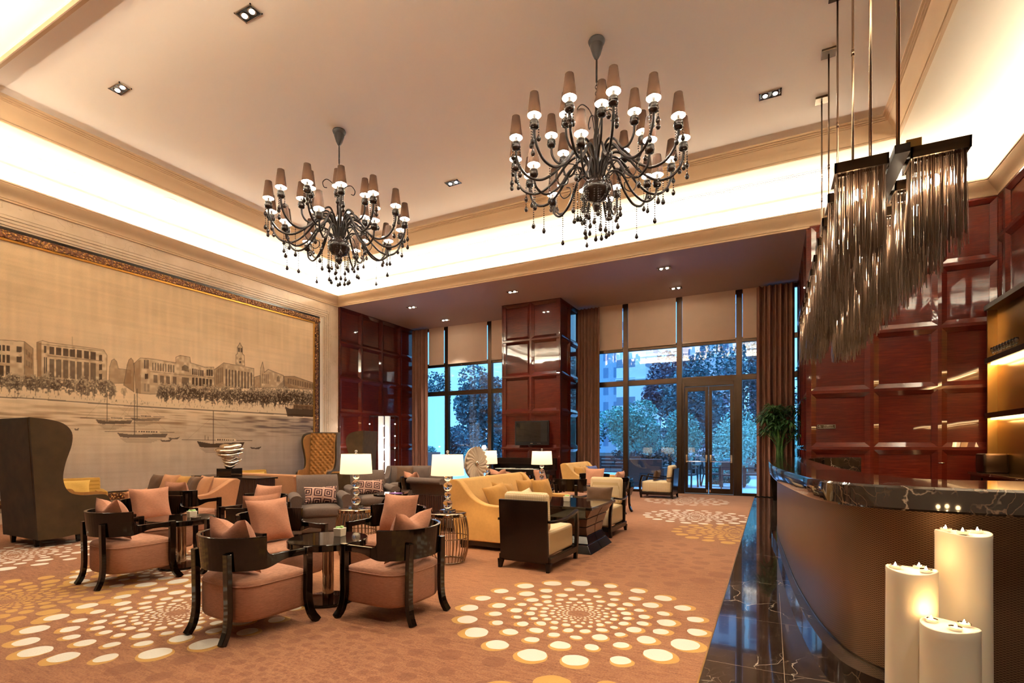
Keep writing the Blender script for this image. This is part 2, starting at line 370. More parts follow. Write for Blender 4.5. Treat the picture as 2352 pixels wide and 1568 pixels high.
# ---------------------------------------------------------------- carpet with radial petal medallions
def medallion_group():
    g = bpy.data.node_groups.new('petal_medallion', 'ShaderNodeTree')
    I = g.interface
    for nm, ty in (('Pos','NodeSocketVector'),('Center','NodeSocketVector'),('Radius','NodeSocketFloat'),('Spokes','NodeSocketFloat'),('Twist','NodeSocketFloat')): I.new_socket(nm, in_out='INPUT', socket_type=ty)
    for nm in ('Inner','Outer'): I.new_socket(nm, in_out='OUTPUT', socket_type='NodeSocketFloat')
    class G: pass
    h = G(); h.node_tree = g; t = NT(h)
    gi = t.node('NodeGroupInput'); go = t.node('NodeGroupOutput')
    d = t.vmath('SUBTRACT', gi.outputs[0], gi.outputs[1]); s = t.node('ShaderNodeSeparateXYZ'); t.l.new(d, s.inputs[0])
    x, y = s.outputs[0], s.outputs[1]
    r = t.math('SQRT', t.math('ADD', t.math('MULTIPLY', x, x), t.math('MULTIPLY', y, y))); a = t.math('ARCTAN2', y, x)
    rn = t.math('DIVIDE', r, gi.outputs[2])
    K = .285
    u = t.math('ADD', t.math('DIVIDE', t.math('LOGARITHM', t.math('MAXIMUM', rn, .001), math.e), K), 20.0)
    i = t.math('FLOOR', u); fu = t.math('SUBTRACT', t.math('FRACT', u), .5)
    v = t.math('ADD', t.math('MULTIPLY', t.math('DIVIDE', a, 2*PI), gi.outputs[3]), t.math('ADD', t.math('MULTIPLY', i, .5), gi.outputs[4]))
    j = t.math('FLOOR', v); fv = t.math('SUBTRACT', t.math('FRACT', v), .5)
    wn = t.node('ShaderNodeTexWhiteNoise', noise_dimensions='2D'); cb = t.node('ShaderNodeCombineXYZ'); t.l.new(i, cb.inputs[0]); t.l.new(j, cb.inputs[1]); t.l.new(cb.outputs[0], wn.inputs['Vector'])
    rnd = wn.outputs['Value']
    sz = t.math('ADD', .74, t.math('MULTIPLY', rnd, .42))
    def ell(off, au, av):
        e = t.math('ADD', t.math('POWER', t.math('ABSOLUTE', t.math('DIVIDE', t.math('SUBTRACT', fu, off), t.math('MULTIPLY', sz, au))), 2.2), t.math('POWER', t.math('ABSOLUTE', t.math('DIVIDE', fv, t.math('MULTIPLY', sz, av))), 2))
        return t.math('LESS_THAN', e, 1)
    lim = t.math('MULTIPLY', t.math('LESS_THAN', i, 20.0), t.math('GREATER_THAN', i, 10.0))
    t.l.new(t.math('MULTIPLY', ell(-.04, .31, .30), lim), go.inputs[0]); t.l.new(t.math('MULTIPLY', ell(.05, .39, .335), lim), go.inputs[1])
    return g
PG = medallion_group()
def carpet():
    m, t, b = newmat('carpet', (.4,.18,.09), .95, spec=.1, sheen=.15)
    p0 = t.pos()
    nz = t.node('ShaderNodeTexNoise'); t.l.new(p0, nz.inputs['Vector']); nz.inputs['Scale'].default_value = 5; nz.inputs['Detail'].default_value = 2
    wob = t.node('ShaderNodeVectorMath', operation='SCALE'); t.l.new(t.vmath('SUBTRACT', nz.outputs['Color'], (.5,.5,.5)), wob.inputs[0]); wob.inputs['Scale'].default_value = .05
    p = t.vmath('ADD', p0, wob.outputs[0])
    streak = t.noise(t.mapv(p0, (3,14,1), (0,0,R(35)), ), 2.5, 5, .65, .8); big = t.noise(p0, .55, 2); fine = t.noise(p0, 75, 3, .75)
    f = t.math('ADD', t.math('MULTIPLY', streak, .62), t.math('ADD', t.math('MULTIPLY', big, .35), t.math('MULTIPLY', t.math('SUBTRACT', fine, .35), .75)))
    c = t.ramp(f, [(.34, (.135,.045,.019)), (.52, (.245,.093,.040)), (.72, (.35,.155,.068))])
    WHITE, GOLD, DARK = (.68,.61,.49,1), (.50,.265,.065,1), (.22,.075,.032,1)
    def med(cx, cy, r, n, tw, inner, outer, ai=1, ao=1):
        nonlocal c
        x = t.node('ShaderNodeGroup'); x.node_tree = PG; t.l.new(p, x.inputs[0]); x.inputs[1].default_value = (cx,cy,0); x.inputs[2].default_value = r; x.inputs[3].default_value = n; x.inputs[4].default_value = tw
        if outer: c = t.mix(t.math('MULTIPLY', x.outputs[1], ao), c, outer)
        if inner: c = t.mix(t.math('MULTIPLY', x.outputs[0], ai), c, inner)
    DK = (.165,.055,.023,1)
    med(-2.6, 2.3, 1.35, 22, .2, DK, None, .5); med(-1.7, 6.3, 1.5, 22, .1, DK, None, .45); med(-3.9, 7.6, 1.4, 20, .3, DK, None, .45); med(-1.9, 13.4, 1.1, 20, 0, WHITE, None, .55)
    med(-6.1, 2.0, 1.05, 22, .3, GOLD, GOLD); med(-.5, 8.8, 1.0, 20, .15, GOLD, GOLD, .9, .9); med(-.72, 2.0, 1.0, 17, .4, None, GOLD)
    med(-4.42, 2.53, 1.07, 20, .1, WHITE, GOLD); med(-1.42, 4.02, 1.08, 20, .0, WHITE, GOLD); med(-1.3, 10.55, 1.1, 20, .2, WHITE, None, .95)
    med(-6.2, 3.5, 1.0, 20, .5, WHITE, GOLD); med(-8.6, 2.9, 1.1, 20, .3, WHITE, None); med(-9.5, 7.5, 1.2, 20, .2, WHITE, GOLD)
    t.l.new(c, b.inputs['Base Color']); t.bump(t.math('ADD', t.noise(p0, 90, 3, .7), t.math('MULTIPLY', streak, .6)), .55, .012); M['carpet'] = m
carpet()

# ================================================================ room shell
def quadbox(name, x0, y0, z0, x1, y1, z1, m): return struct(MB().box(x0,y0,z0,x1,y1,z1).build(name, m))
quadbox('floor', XL-.3, YBK-.3, -.12, -.385, YW+.12, 0, M['carpet'])
quadbox('floor', -.375, YBK-.3, -.12, XR+.3, YW+.12, 0, M['dark_marble_tiles'])
quadbox('trim_1', -.385, YBK-.3, -.12, -.375, YW-.2, .003, M['gold'])
quadbox('trim_2', XL, YW-.24, -.05, XRC, YW-.06, .004, M['dark_marble'])
quadbox('wall_back', XL-.3, YBK-.3, 0, XR+.3, YBK, ZS+1.3, M['plaster'])
# panelled walls of red lacquered wood
def panel_wall(name, O, U, N, us, zs, m=None, base=.08, stile=.055, bev=.085, dep=.055):
    O, U, N = Vector(O), Vector(U), Vector(N); Z = Vector((0,0,1)); b = MB()
    def P(u, z, n): return O+U*u+Z*z+N*n
    u0, u1, z0, z1 = us[0], us[-1], zs[0], zs[-1]
    b.add([P(u0,z0,-base),P(u1,z0,-base),P(u1,z1,-base),P(u0,z1,-base)], [(3,2,1,0)])
    for a, c in (((u0,z0),(u1,z0)),((u1,z0),(u1,z1)),((u1,z1),(u0,z1)),((u0,z1),(u0,z0))):
        b.add([P(a[0],a[1],-base),P(c[0],c[1],-base),P(c[0],c[1],dep),P(a[0],a[1],dep)], [(0,1,2,3)])
    for i in range(len(us)-1):
        for k in range(len(zs)-1):
            a0, a1, c0, c1 = us[i], us[i+1], zs[k], zs[k+1]
            o = [(a0,c0),(a1,c0),(a1,c1),(a0,c1)]
            q = [(a0+stile/2,c0+stile/2),(a1-stile/2,c0+stile/2),(a1-stile/2,c1-stile/2),(a0+stile/2,c1-stile/2)]
            w = stile/2+bev; e = [(a0+w,c0+w),(a1-w,c0+w),(a1-w,c1-w),(a0+w,c1-w)]
            vs = [P(*p,dep) for p in o]+[P(*p,dep) for p in q]+[P(*p,.012) for p in e]+[P(*p,0) for p in e]
            fs = [(8+4,9+4,10+4,11+4)]
            for s in range(4):
                n = (s+1) % 4; fs += [(s,n,4+n,4+s),(4+s,4+n,8+n,8+s),(8+s,8+n,12+n,12+s)]
            b.add(vs, fs)
    return struct(b.build(name, m or M['red_wood']))
ZP = [0.14,.24,1.34,2.44,3.54,4.64,5.74]; ZP1 = [.24,1.34,2.44,3.54,4.64,ZS]
panel_wall('wall_bar', (XRC,YB,0), (1,0,0), (0,-1,0), [.0,1.02,2.03,2.84], ZP1)
quadbox('wall_bar_core', XRC, YB+.08, 0, XR+.3, YB+.3, ZS+1.3, M['red_wood'])
quadbox('baseboard_bar', XRC, YB-.06, 0, XR, YB+.08, .24, M['dark_marble'])
panel_wall('wall_bay_right', (XRC,YW,0), (0,-1,0), (-1,0,0), [0,.97,1.94,2.9,YW-YB], ZP1)
quadbox('wall_bay_right_core', XRC+.08, YB+.3, 0, XRC+.3, YW+.1, ZS, M['red_wood'])
panel_wall('wall_bay_left', (XL,YB+.02,0), (0,1,0), (1,0,0), [0,.96,1.95,2.95,YW-YB-.02], [.24,1.34,2.44,3.54,4.64,ZS])
quadbox('baseboard_left', XL-.1, YB+.02, 0, XL+.06, YW, .24, M['white_paint'])
quadbox('wall_bay_left_core', XL-.4, YB+.02, 0, XL-.08, YW+.2, ZS+.1, M['plaster'])
panel_wall('wall_right', (XR,YB-.0,0), (0,-1,0), (-1,0,0), [0,.35,1.6,2.9,4.2,5.5,7,8.5,10,11.5,13,15.3], [.24,3.8,5.0,ZS], M['red_wood'])
quadbox('wall_right_core', XR+.08, YBK, 0, XR+.35, YB+.3, ZS+1.3, M['plaster'])
quadbox('wall_left', XL-.4, YBK-.3, 0, XL-.06, YB+.02, ZS+1.3, M['plaster'])
# window-bay pillar
def pillar():
    t = struct(empty('pillar', (-6.475, 14.8, 0)))
    x0, x1, y0 = -7.45, -5.5, 13.97; ox, oy = -6.475, 14.8
    b = panel_wall('pillar_front', (x0-ox,y0+.055-oy,0), (1,0,0), (0,-1,0), [0,.975,1.95], [.24,1.30,2.40,3.50,4.60,ZS])
    b.parent = t; del b['kind']
    b = panel_wall('pillar_side', (x1-.055-ox,y0+.01-oy,0), (0,1,0), (1,0,0), [0,.82,1.62], [.24,1.30,2.40,3.50,4.60,ZS]); b.parent = t; del b['kind']
    b = panel_wall('pillar_side', (x0+.055-ox,YW-oy,0), (0,-1,0), (-1,0,0), [0,.82,1.62], [.24,1.30,2.40,3.50,4.60,ZS]); b.parent = t; del b['kind']
    MB().box(x0+.06-ox,y0+.08-oy,0,x1-.06-ox,YW-oy,ZS).build('pillar_core', M['red_wood'], t)
    MB().box(x0-.02-ox,y0-.02-oy,1.27,x1+.02-ox,y0+.05-oy,1.33).build('pillar_ledge', M['red_wood'], t, bevel=.01)
pillar()
# marble surround of the painting with stepped mouldings and the long gold frame
def surround():
    b = MB(); Yend, ztop = 11.745, ZS
    # steps: (offset in from the outer edge of the opening, depth)
    b.box(XL-.06, 11.40, 0, XL, Yend, ztop); b.box(XL-.06, YBK, 5.48, XL, 11.40, ztop); b.box(XL-.06, YBK, 0, XL, 11.4, .20)
    for k, (d, dep) in enumerate(((.0,-.005),(.055,-.02),(.11,-.035),(.165,-.05))):
        y1 = 11.40-d; z1 = 5.48-d
        b.box(XL-.06, y1-.055, .2, XL+dep, y1, z1-.055); b.box(XL-.06, YBK, z1-.055, XL+dep, y1, z1)
    return struct(b.build('trim_3', M['cream_marble'], bevel=.006))
surround()
def sweep_rect(b, x0, y0, x1, y1, prof, sides='LBRF'):
    # profile (offset inwards, z), mitred round the rectangle
    rings = []
    for cx, cy, sx, sy in ((x0,y0,1,1),(x0,y1,1,-1),(x1,y1,-1,-1),(x1,y0,-1,1)):
        rings.append([(cx+sx*o, cy+sy*o, z) for o, z in prof])
    n = len(prof)
    vs = [p for r in rings for p in r]; fs = []
    for i in range(4):
        for j in range(n-1):
            a = i*n+j; c = ((i+1) % 4)*n+j
            fs.append((a, a+1, c+1, c))
    return b.add(vs, fs)
low = [(0,ZS-.02),(.035,ZS-.02),(.035,ZS+.012),(.05,ZS+.016),(.05,ZS+.03),(.06,ZS+.055),(.085,ZS+.085),(.125,ZS+.115),(.17,ZS+.15),(.205,ZS+.19),(.225,ZS+.215),(.225,ZS+.228),(.245,ZS+.232),(.245,ZS+.262),(.215,ZS+.262),(.20,ZS+.20),(.08,ZS+.16),(.02,ZS+.16)]
b = MB(); sweep_rect(b, XL, YF, XR, YB, low); struct(b.build('trim_4', M['crown_shaded_cream'], smooth=True, angle=30))
cv = [(.0,ZS+.14),(.0,6.30),(.018,6.305),(.018,6.33),(.03,6.335),(.03,6.355),(.012,6.36),(.012,6.52),(.03,6.55),(.055,6.575),(.055,6.60),(.09,6.605),(.09,6.635),(.13,6.64),(.13,ZRING)]
b = MB(); sweep_rect(b, XL, YF, XR, YB, cv); struct(b.build('trim_5', M['plaster'], smooth=True, angle=30))
TX0, TX1, TY0, TY1 = XL+1.0, 1.95, YF+1.0, YB-1.03
def frame_plane(name, z, a, c, m, th=.05):
    # flat ring between outer rect a and inner rect c
    (x0,y0,x1,y1), (p0,q0,p1,q1) = a, c; b = MB()
    b.box(x0,y0,z,p0,y1,z+th); b.box(p1,y0,z,x1,y1,z+th); b.box(p0,y0,z,p1,q0,z+th); b.box(p0,q1,z,p1,y1,z+th)
    return struct(b.build(name, m))
frame_plane('ceiling_ring', ZRING, (XL-.06,YF-.06,XR+.06,YB+.06), (TX0+.02,TY0+.02,TX1-.02,TY1-.02), M['plaster'])
up = [(-.02,ZRING+.04),(-.02,ZRING-.035),(.02,ZRING-.035),(.025,ZRING-.005),(.04,ZRING+.0),(.05,ZRING+.05),(.075,ZRING+.10),(.12,ZRING+.15),(.165,ZRING+.19),(.18,ZRING+.225),(.20,ZRING+.228),(.20,ZRING+.245),(.225,ZRING+.25),(.225,ZRING+.27),(.255,ZRING+.275),(.255,ZC)]
b = MB(); sweep_rect(b, TX0, TY0, TX1, TY1, up); struct(b.build('trim_6', M['crown_shaded_cream'], smooth=True, angle=30))
quadbox('ceiling', TX0, TY0, ZC, TX1, TY1, ZC+.1, M['ceiling_paint'])
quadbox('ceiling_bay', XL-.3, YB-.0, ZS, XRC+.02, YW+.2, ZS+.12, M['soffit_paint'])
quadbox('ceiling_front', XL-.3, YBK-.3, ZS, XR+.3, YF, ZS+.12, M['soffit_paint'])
b = MB().box(XL-.3, YB+.02, ZS+.12, XR+.3, YB+.1, ZRING+.1); b.box(XL-.3, YF-.1, ZS+.12, XR+.3, YF-.02, ZRING+.1); struct(b.build('wall_bulkhead', M['plaster']))
# slot air diffuser in the ring ceiling
g = thing('slot_air_diffuser', 'long slotted grey air diffuser in the glowing cove ceiling over the windows', 'air vent', (-4, YB-.33, ZRING))
b = MB().box(-5.6,-.11,-.012,5.85,-.09,.0); b.box(-5.6,.09,-.012,5.85,.11,0); b.build('frame', M['white_paint'], g)
b = MB()
for k in range(5): b.box(-5.6,-.075+k*.036,-.010,5.85,-.063+k*.036,.0)
b.build('slats', simple('vent_grey', (.30,.30,.30), .5), g)
MB().box(-5.6,-.09,-.003,5.85,.09,.0).build('recess', M['black_plastic'], g)
tag(MB().lathe([(.16,0),(.15,-.01),(0.001,-.01)], 24).build('ceiling_speaker', M['white_paint'], loc=(XL+.55, 6.4, ZRING)), 'round white speaker grille in the cove ceiling above the painting', 'speaker')
# recessed twin spotlights
def downlight(x, y, z, lab, grp):
    t = thing('recessed_spotlight', lab, 'ceiling light', (x,y,z), 0, grp)
    b = MB(); b.box(-.16,-.09,-.012,.16,-.075,0); b.box(-.16,.075,-.012,.16,.09,0); b.box(-.16,-.09,-.012,-.145,.09,0); b.box(.145,-.09,-.012,.16,.09,0)
    b.build('trim_frame', M['chrome'], t); MB().box(-.145,-.075,-.004,.145,.075,0).build('recess', M['black_plastic'], t)
    for sx in (-.072,.072):
        l = MB().lathe([(.055,-.004),(.055,-.012),(.048,-.012)], 16, (sx,0,0)).build('lamp_ring', M['chrome'], t)
        MB().lathe([(.036,-.010),(.028,-.022),(.004,-.026)], 12, (sx,0,0)).build('lens', M['spot_lens'], l)
    return t
_d = {(-9.05,4.3):'twin recessed ceiling spot near the painted wall, closer to the viewer', (-6.0,4.3):'twin recessed ceiling spot in the middle of the near row', (-9.05,9.05):'twin recessed ceiling spot seen through the arms of the small chandelier',
      (-6.0,9.05):'twin recessed ceiling spot between the two chandeliers', (-3.0,9.05):'twin recessed ceiling spot seen through the arms of the big near chandelier', (0.0,9.05):'twin recessed ceiling spot beside the hanging rods of the fringe light'}
for (x,y), l in _d.items(): downlight(x, y, ZC, l, 'recessed spotlights in the main ceiling')
for (x,y), l in zip(DL2, ('twin recessed spot in the bay soffit at the left front corner','twin recessed spot in the bay soffit above the left window','twin recessed spot in the bay soffit in front of the pillar','twin recessed spot in the bay soffit nearest the room above the doors','twin recessed spot in the bay soffit close to the blinds above the doors')):
    downlight(x, y, ZS, l, 'recessed spotlights in the window bay soffit')
# ================================================================ the river painting and its gold frame
def onwall(x, y, X):
    s_, c_ = math.sin(YAW), math.cos(YAW); r = (x-1176)/FPX
    Y = (-c_*X - r*s_*X)/(s_-c_*r); d = c_*Y - s_*X
    return Y, CAMH+(HZ-y)/FPX*d
def painting():
    X = XL+.005; Y0, Y1, Z0, Z1 = 0.2, 10.80, .45, 5.06; NY, NZ = 1180, 480
    ys = np.linspace(Y0, Y1, NY); zs = np.linspace(Z0, Z1, NZ); YY, ZZ = np.meshgrid(ys, zs, indexing='ij')
    s_, c_ = math.sin(YAW), math.cos(YAW); d = c_*YY - s_*X
    U = 1176+FPX*(c_*X+s_*YY)/d; V = HZ-FPX*(ZZ-CAMH)/d          # drawing coordinates measured on the picture
    rng = np.random.default_rng(3); UC = U[:,0]
    def vnoise(a, b, nx, ny):
        g = rng.random((nx+2, ny+2)); xi = np.clip(a*nx, 0, nx-.001); yi = np.clip(b*ny, 0, ny-.001); i = xi.astype(int); j = yi.astype(int); f = xi-i; h = yi-j; f = f*f*(3-2*f); h = h*h*(3-2*h)
        return (g[i,j]*(1-f)+g[i+1,j]*f)*(1-h)+(g[i,j+1]*(1-f)+g[i+1,j+1]*f)*h
    A = (YY-Y0)/(Y1-Y0); B = (ZZ-Z0)/(Z1-Z0)
    col = np.zeros((NY, NZ, 3)); top = np.array([.68,.50,.31]); low = np.array([.40,.30,.225])
    k = np.clip((V-930)/160, 0, 1)[...,None]; col[:] = top*(1-k)+low*k
    # greyer pigment in the lower right of the river
    gr = (np.clip((U-380)/350, 0, 1)*np.clip((V-900)/130, 0, 1))[...,None]; col = col*(1-gr*.75)+np.array([.20,.160,.168])*gr*.75
    # cloth of gold-leaf squares, clouds, weave
    w = (vnoise(A,B,170,6)-.5)*.11+(vnoise(A,B,8,120)-.5)*.10+(vnoise(A,B,46,30)-.5)*.10+(vnoise(A,B,9,7)-.5)*.16+(rng.random((NY,NZ))-.5)*.06
    cloud = np.clip(vnoise(A,B,5,16)-.55, 0, 1)*.5*np.clip((870-V)/200, 0, 1)
    col *= (1+w-cloud*.3)[...,None]
    ink = np.array([.030,.013,.006]); mid = np.array([.20,.11,.05]); pale = np.array([.66,.50,.32])
    def put(mask, c, al=1.0):
        ix = np.nonzero(mask); a = (mask[ix]*al)[...,None]; col[ix] = col[ix]*(1-a)+np.array(c)*a
    def poly(pts):
        x0 = min(p[0] for p in pts); x1 = max(p[0] for p in pts); m = np.zeros(U.shape, bool); sel = (U >= x0-1) & (U <= x1+1)
        uu = U[sel]; vv = V[sel]; ins = np.zeros(uu.shape, bool); n = len(pts)
        for i in range(n):
            (ax, ay), (bx, by) = pts[i], pts[(i+1) % n]
            if ay == by: continue
            t = ((ay > vv) != (by > vv)) & (uu < (bx-ax)*(vv-ay)/(by-ay)+ax); ins ^= t
        m[sel] = ins; return m.astype(float)
    def line(ax, ay, bx, by, wd=.8):
        dx, dy = bx-ax, by-ay; L = max(math.hypot(dx, dy), .01); m = np.zeros(U.shape)
        i0, i1 = np.searchsorted(UC, (min(ax,bx)-6, max(ax,bx)+6)); i0 = max(i0-1, 0); u = U[i0:i1+1]; v = V[i0:i1+1]
        t = np.clip(((u-ax)*dx+(v-ay)*dy)/L**2, 0, 1); m[i0:i1+1] = np.clip(1.25-np.hypot(u-ax-t*dx, v-ay-t*dy)/wd, 0, 1); return m
    speck = rng.random((NY,NZ)); clump = vnoise(A,B,420,150); clump2 = vnoise(A,B,190,70)
    def building(pts, slope, fill=pale, al=.8):
        pm = poly(pts); put(pm, fill, al); put(pm*np.clip((clump2-.25)*1.6+(V-820)/110, 0, 1), mid, .55)
        for i in range(len(pts)):
            put(line(*pts[i], *pts[(i+1) % len(pts)], .8), ink, .85)
    def windows(x0, x1, y0, y1, n, sl, c=ink, al=.93, gap=.28):
        w = (x1-x0)/n
        for i in range(n):
            a = x0+i*w+w*gap/2; e = a+w*(1-gap); da = sl*(a-x0); de = sl*(e-x0)
            put(poly([(a,y0+da),(e,y0+de),(e,y1+de),(a,y1+da)]), c, al)
    # skyline
    building([(-30,778),(56,784),(56,868),(-30,868)], 0); building([(56,784),(76,800),(77,870),(56,868)], 0, mid, .7); building([(-120,760),(-30,778),(-30,868),(-120,868)], 0, pale)
    windows(-28,24,790,803,5,.07); windows(36,52,795,808,1,.07); windows(-28,24,812,830,5,.06); windows(36,52,818,832,1,.05); windows(-28,24,838,862,4,.03); windows(-115,-35,775,800,5,.2); windows(-115,-35,812,850,5,.12)
    windows(58,75,800,812,3,.9,ink,.45); windows(58,75,825,838,3,.6,ink,.4)
    building([(84,786),(98,782),(112,786),(238,803),(246,816),(244,884),(86,866)], 0); put(poly([(84,786),(95,786),(96,866),(85,864)]), mid, .85)
    put(line(96,790,240,806,1.2), ink, .6); put(line(110,817,236,829,1.2), ink, .7)
    windows(111,222,795,813,7,.125); windows(111,222,823,864,7,.10,ink,.8,.25); windows(100,108,794,810,1,0); windows(226,236,815,828,1,0); windows(226,236,836,850,1,0); windows(226,236,858,872,1,0); windows(100,108,820,858,2,0)
    put(line(166,773,166,792,.7), ink, .9)
    building([(252,842),(256,828),(262,824),(268,830),(272,846),(300,850),(300,880),(250,880)], 0, mid, .45)
    building([(292,838),(296,826),(301,822),(306,828),(308,842),(308,900),(284,884)], 0, mid, .75)
    building([(308,834),(322,822),(342,823),(404,833),(404,820),(414,816),(436,820),(438,833),(470,843),(491,843),(493,902),(345,905),(312,902)], 0)
    put(poly([(308,834),(322,826),(324,904),(312,902)]), mid, .7)
    windows(330,342,826,846,3,.05); windows(348,402,832,850,9,.12,ink,.75,.4); windows(441,468,846,860,6,.15); windows(474,489,848,862,3,.1); windows(350,408,860,878,4,.10,ink,.8,.4); windows(440,488,866,884,6,.1); windows(332,342,858,870,1,0); windows(330,344,880,898,2,.1,ink,.5)
    put(poly([(417,850),(418,842),(425,837),(433,842),(434,854)]), ink, .75); put(poly([(418,866),(434,868),(434,888),(418,886)]), ink, .8); put(line(345,853,490,868,1), ink, .6)
    building([(493,848),(514,833),(583,846),(583,890),(494,890)], 0); put(poly([(493,848),(514,835),(514,888),(494,888)]), mid, .6); windows(516,581,847,886,9,.13,ink,.8,.45); windows(496,512,850,884,4,-.5,ink,.5,.4)
    building([(542,836),(542,815),(545,812),(545,797),(548,793),(551,787),(554,793),(557,797),(557,812),(561,816),(562,840)], 0); windows(546,557,798,808,2,.1); put((np.hypot(U-552,V-824) < 3).astype(float), ink, .6); windows(549,555,829,834,1,0)
    building([(584,866),(597,862),(598,890),(584,890)], 0, mid, .5); building([(598,858),(599,845),(603,831),(606,845),(607,855),(616,848),(651,862),(652,890),(600,890)], 0, pale, .6); windows(601,618,858,880,4,.1,ink,.5); put(poly([(636,866),(640,862),(643,868),(643,876),(636,876)]), ink, .6)
    put(poly([(636,888),(652,872),(680,892)]), ink, .5); building([(652,864),(676,864),(722,880),(724,895),(654,890)], 0, mid, .6); windows(660,720,868,880,11,.22,ink,.6)
    # embankment and trees
    put(poly([(-200,895),(330,920),(740,945),(740,962),(330,940),(-200,908)]), pale, .55)
    def shore(u): return np.interp(u, [-300,0,60,330,650,760], [892,912,914,934,951,957])
    put((np.abs(V-shore(U)) < 1.4).astype(float), ink, .8); put(((V > shore(U)+1.5) & (V < shore(U)+5)).astype(float), (.72,.56,.37), .6)
    def tree(x, y, rx, ry, a=.8):
        i0, i1 = np.searchsorted(UC, (x-rx*1.3, x+rx*1.3)); u = U[i0:i1]; v = V[i0:i1]; e = ((u-x)/rx)**2+((v-y)/ry)**2
        k = np.clip((1.05-e+(clump[i0:i1]-.5)*1.5+(clump2[i0:i1]-.5)*.6)*2.2, 0, 1)*a; lit = np.clip((clump[i0:i1]+(y-v)/ry*.25-.55+(speck[i0:i1]-.5)*.5)*2.5, 0, 1)[...,None]
        cc = ink*(1-lit*.75)+pale*lit*.55; col[i0:i1] = col[i0:i1]*(1-k[...,None])+cc*k[...,None]
        put(line(x, y, x, y+ry+5, .8), ink, .8)
    for x in range(-180, 250, 13): tree(x+rng.random()*8, 873+x*.05+rng.random()*8 if x > 0 else 868+rng.random()*8, 10+rng.random()*5, 15+rng.random()*10, .85)
    for x in (262,285): tree(x, 898, 7, 11, .5)
    for i, x in enumerate(range(368, 735, 13)): tree(x+rng.random()*4, 897+(x-368)*.045+rng.random()*4, 9+rng.random()*4, 16+rng.random()*8, .95)
    for x in range(560, 700, 9): tree(x, 905+rng.random()*8, 9, 15, .95)
    for _ in range(130):
        x = rng.random()*640; y = np.interp(x, [0,640], [900,938])+rng.random()*8; put(line(x, y, x, y+3.2, .55), ink, .7)
    # river ripples
    rip = np.clip(vnoise(A,B,30,170)-.40, 0, 1)*2.0; depth = np.clip(1-np.abs(V-960-(U-300)*.02)/45, 0, 1)
    wet = (V > shore(U)+5)*depth*rip; put(wet, mid, .95)
    dk = np.clip(1-np.abs(V-975)/34, 0, 1)*np.clip((U-420)/260, 0, 1)*(.45+rip); put(np.clip(dk*(V > shore(U)+6), 0, 1), (.085,.062,.06), .9)
    # boats
    def boat(x0, x1, y, h, mast, mtop, boom, cabin, dark=.85):
        h *= 1.35; put(poly([(x0,y-h),(x0+(x1-x0)*.3,y-h*.55),(x1,y-h*.8),(x1-6,y+1),(x0+(x1-x0)*.2,y+2),(x0+7,y)]), ink, dark)
        put(line(mast, y-h*.6, mast, mtop, 1.25), ink, .95); put(line(x0-boom, y-h-3, x1+boom*.5, y-h-1, 1.0), ink, .85); put(line(x0-boom*.7, y-h-2, mast, mtop+12, .4), ink, .4); put(line(x1, y-h-1, mast, mtop+16, .4), ink, .4)
        if cabin: put(poly([(mast+6,y-h-1),(mast+6,y-h-6),(x1-22,y-h-5),(x1-18,y-h)]), pale, .9); windows(mast+8, x1-24, y-h-4.5, y-h-1.5, 8, .02)
        for q in range(5): put(line(x0+8+q*3, y+4+q*2.2, x1-14-q*6, y+4.5+q*2.2, .7), ink, .55)
    boat(219,305,972,7,246,895,34,True); boat(299,371,965,5,315,893,12,True,.7); boat(269,386,1003,7,309,905,28,True); boat(452,562,1026,10,490,944,34,True,.95)
    put(line(471,1009,471,1000,.9), ink, .9); put(line(478,1010,478,1003,.9), ink, .9)
    for x, y, l in ((366,1011,30),(385,1006,28),(573,1028,28),(170,985,12),(713,984,14)): put(poly([(x,y-2),(x+l*.5,y),(x+l,y-3),(x+l*.8,y+3),(x+l*.2,y+3)]), ink, .85)
    put(poly([(655,933),(664,938),(735,941),(735,958),(660,956)]), ink, .95); put(poly([(672,938),(674,927),(735,932),(735,941)]), mid, .85); windows(675,733,930,938,16,.08,ink,.8)
    col = np.clip(col*1.03, 0, 1)
    verts = np.stack([np.full(YY.shape, X), YY, ZZ], -1).reshape(-1, 3)
    idx = np.arange(NY*NZ).reshape(NY, NZ); f = np.stack([idx[:-1,:-1], idx[1:,:-1], idx[1:,1:], idx[:-1,1:]], -1).reshape(-1, 4)
    me = bpy.data.meshes.new('canvas'); me.vertices.add(len(verts)); me.vertices.foreach_set('co', verts.ravel().astype('f4'))
    me.loops.add(f.size); me.loops.foreach_set('vertex_index', f.ravel().astype('i4')); me.polygons.add(len(f)); me.polygons.foreach_set('loop_start', np.arange(0, f.size, 4, dtype='i4')); me.update(calc_edges=True)
    ca = me.color_attributes.new('pigment', 'FLOAT_COLOR', 'POINT'); c4 = np.ones((NY*NZ, 4), 'f4'); c4[:,:3] = col.reshape(-1, 3); ca.data.foreach_set('color', c4.ravel())
    m, t, b = newmat('canvas_paint', (.6,.45,.3), .9, spec=.03); at = t.node('ShaderNodeVertexColor'); at.layer_name = 'pigment'; t.l.new(at.outputs[0], b.inputs['Base Color']); me.materials.append(m)
    root = thing('river_painting', 'huge sepia painting of a riverside city with boats in a carved gold frame', 'painting', (0,0,0))
    o = bpy.data.objects.new('canvas', me); COL.objects.link(o); o.parent = root
    # carved frame
    m, t, b = newmat('carved_gold', (.40,.20,.04), .4, .7); p = t.pos(); vo = t.node('ShaderNodeTexVoronoi'); vo.inputs['Scale'].default_value = 24; t.l.new(p, vo.inputs['Vector'])
    t.l.new(t.ramp(vo.outputs['Distance'], [(.05,(.50,.25,.055)),(.5,(.10,.035,.012))]), b.inputs['Base Color']); t.bump(vo.outputs['Distance'], .9, .03); M['carved_gold'] = m
    ye, ze = 11.0, 5.26
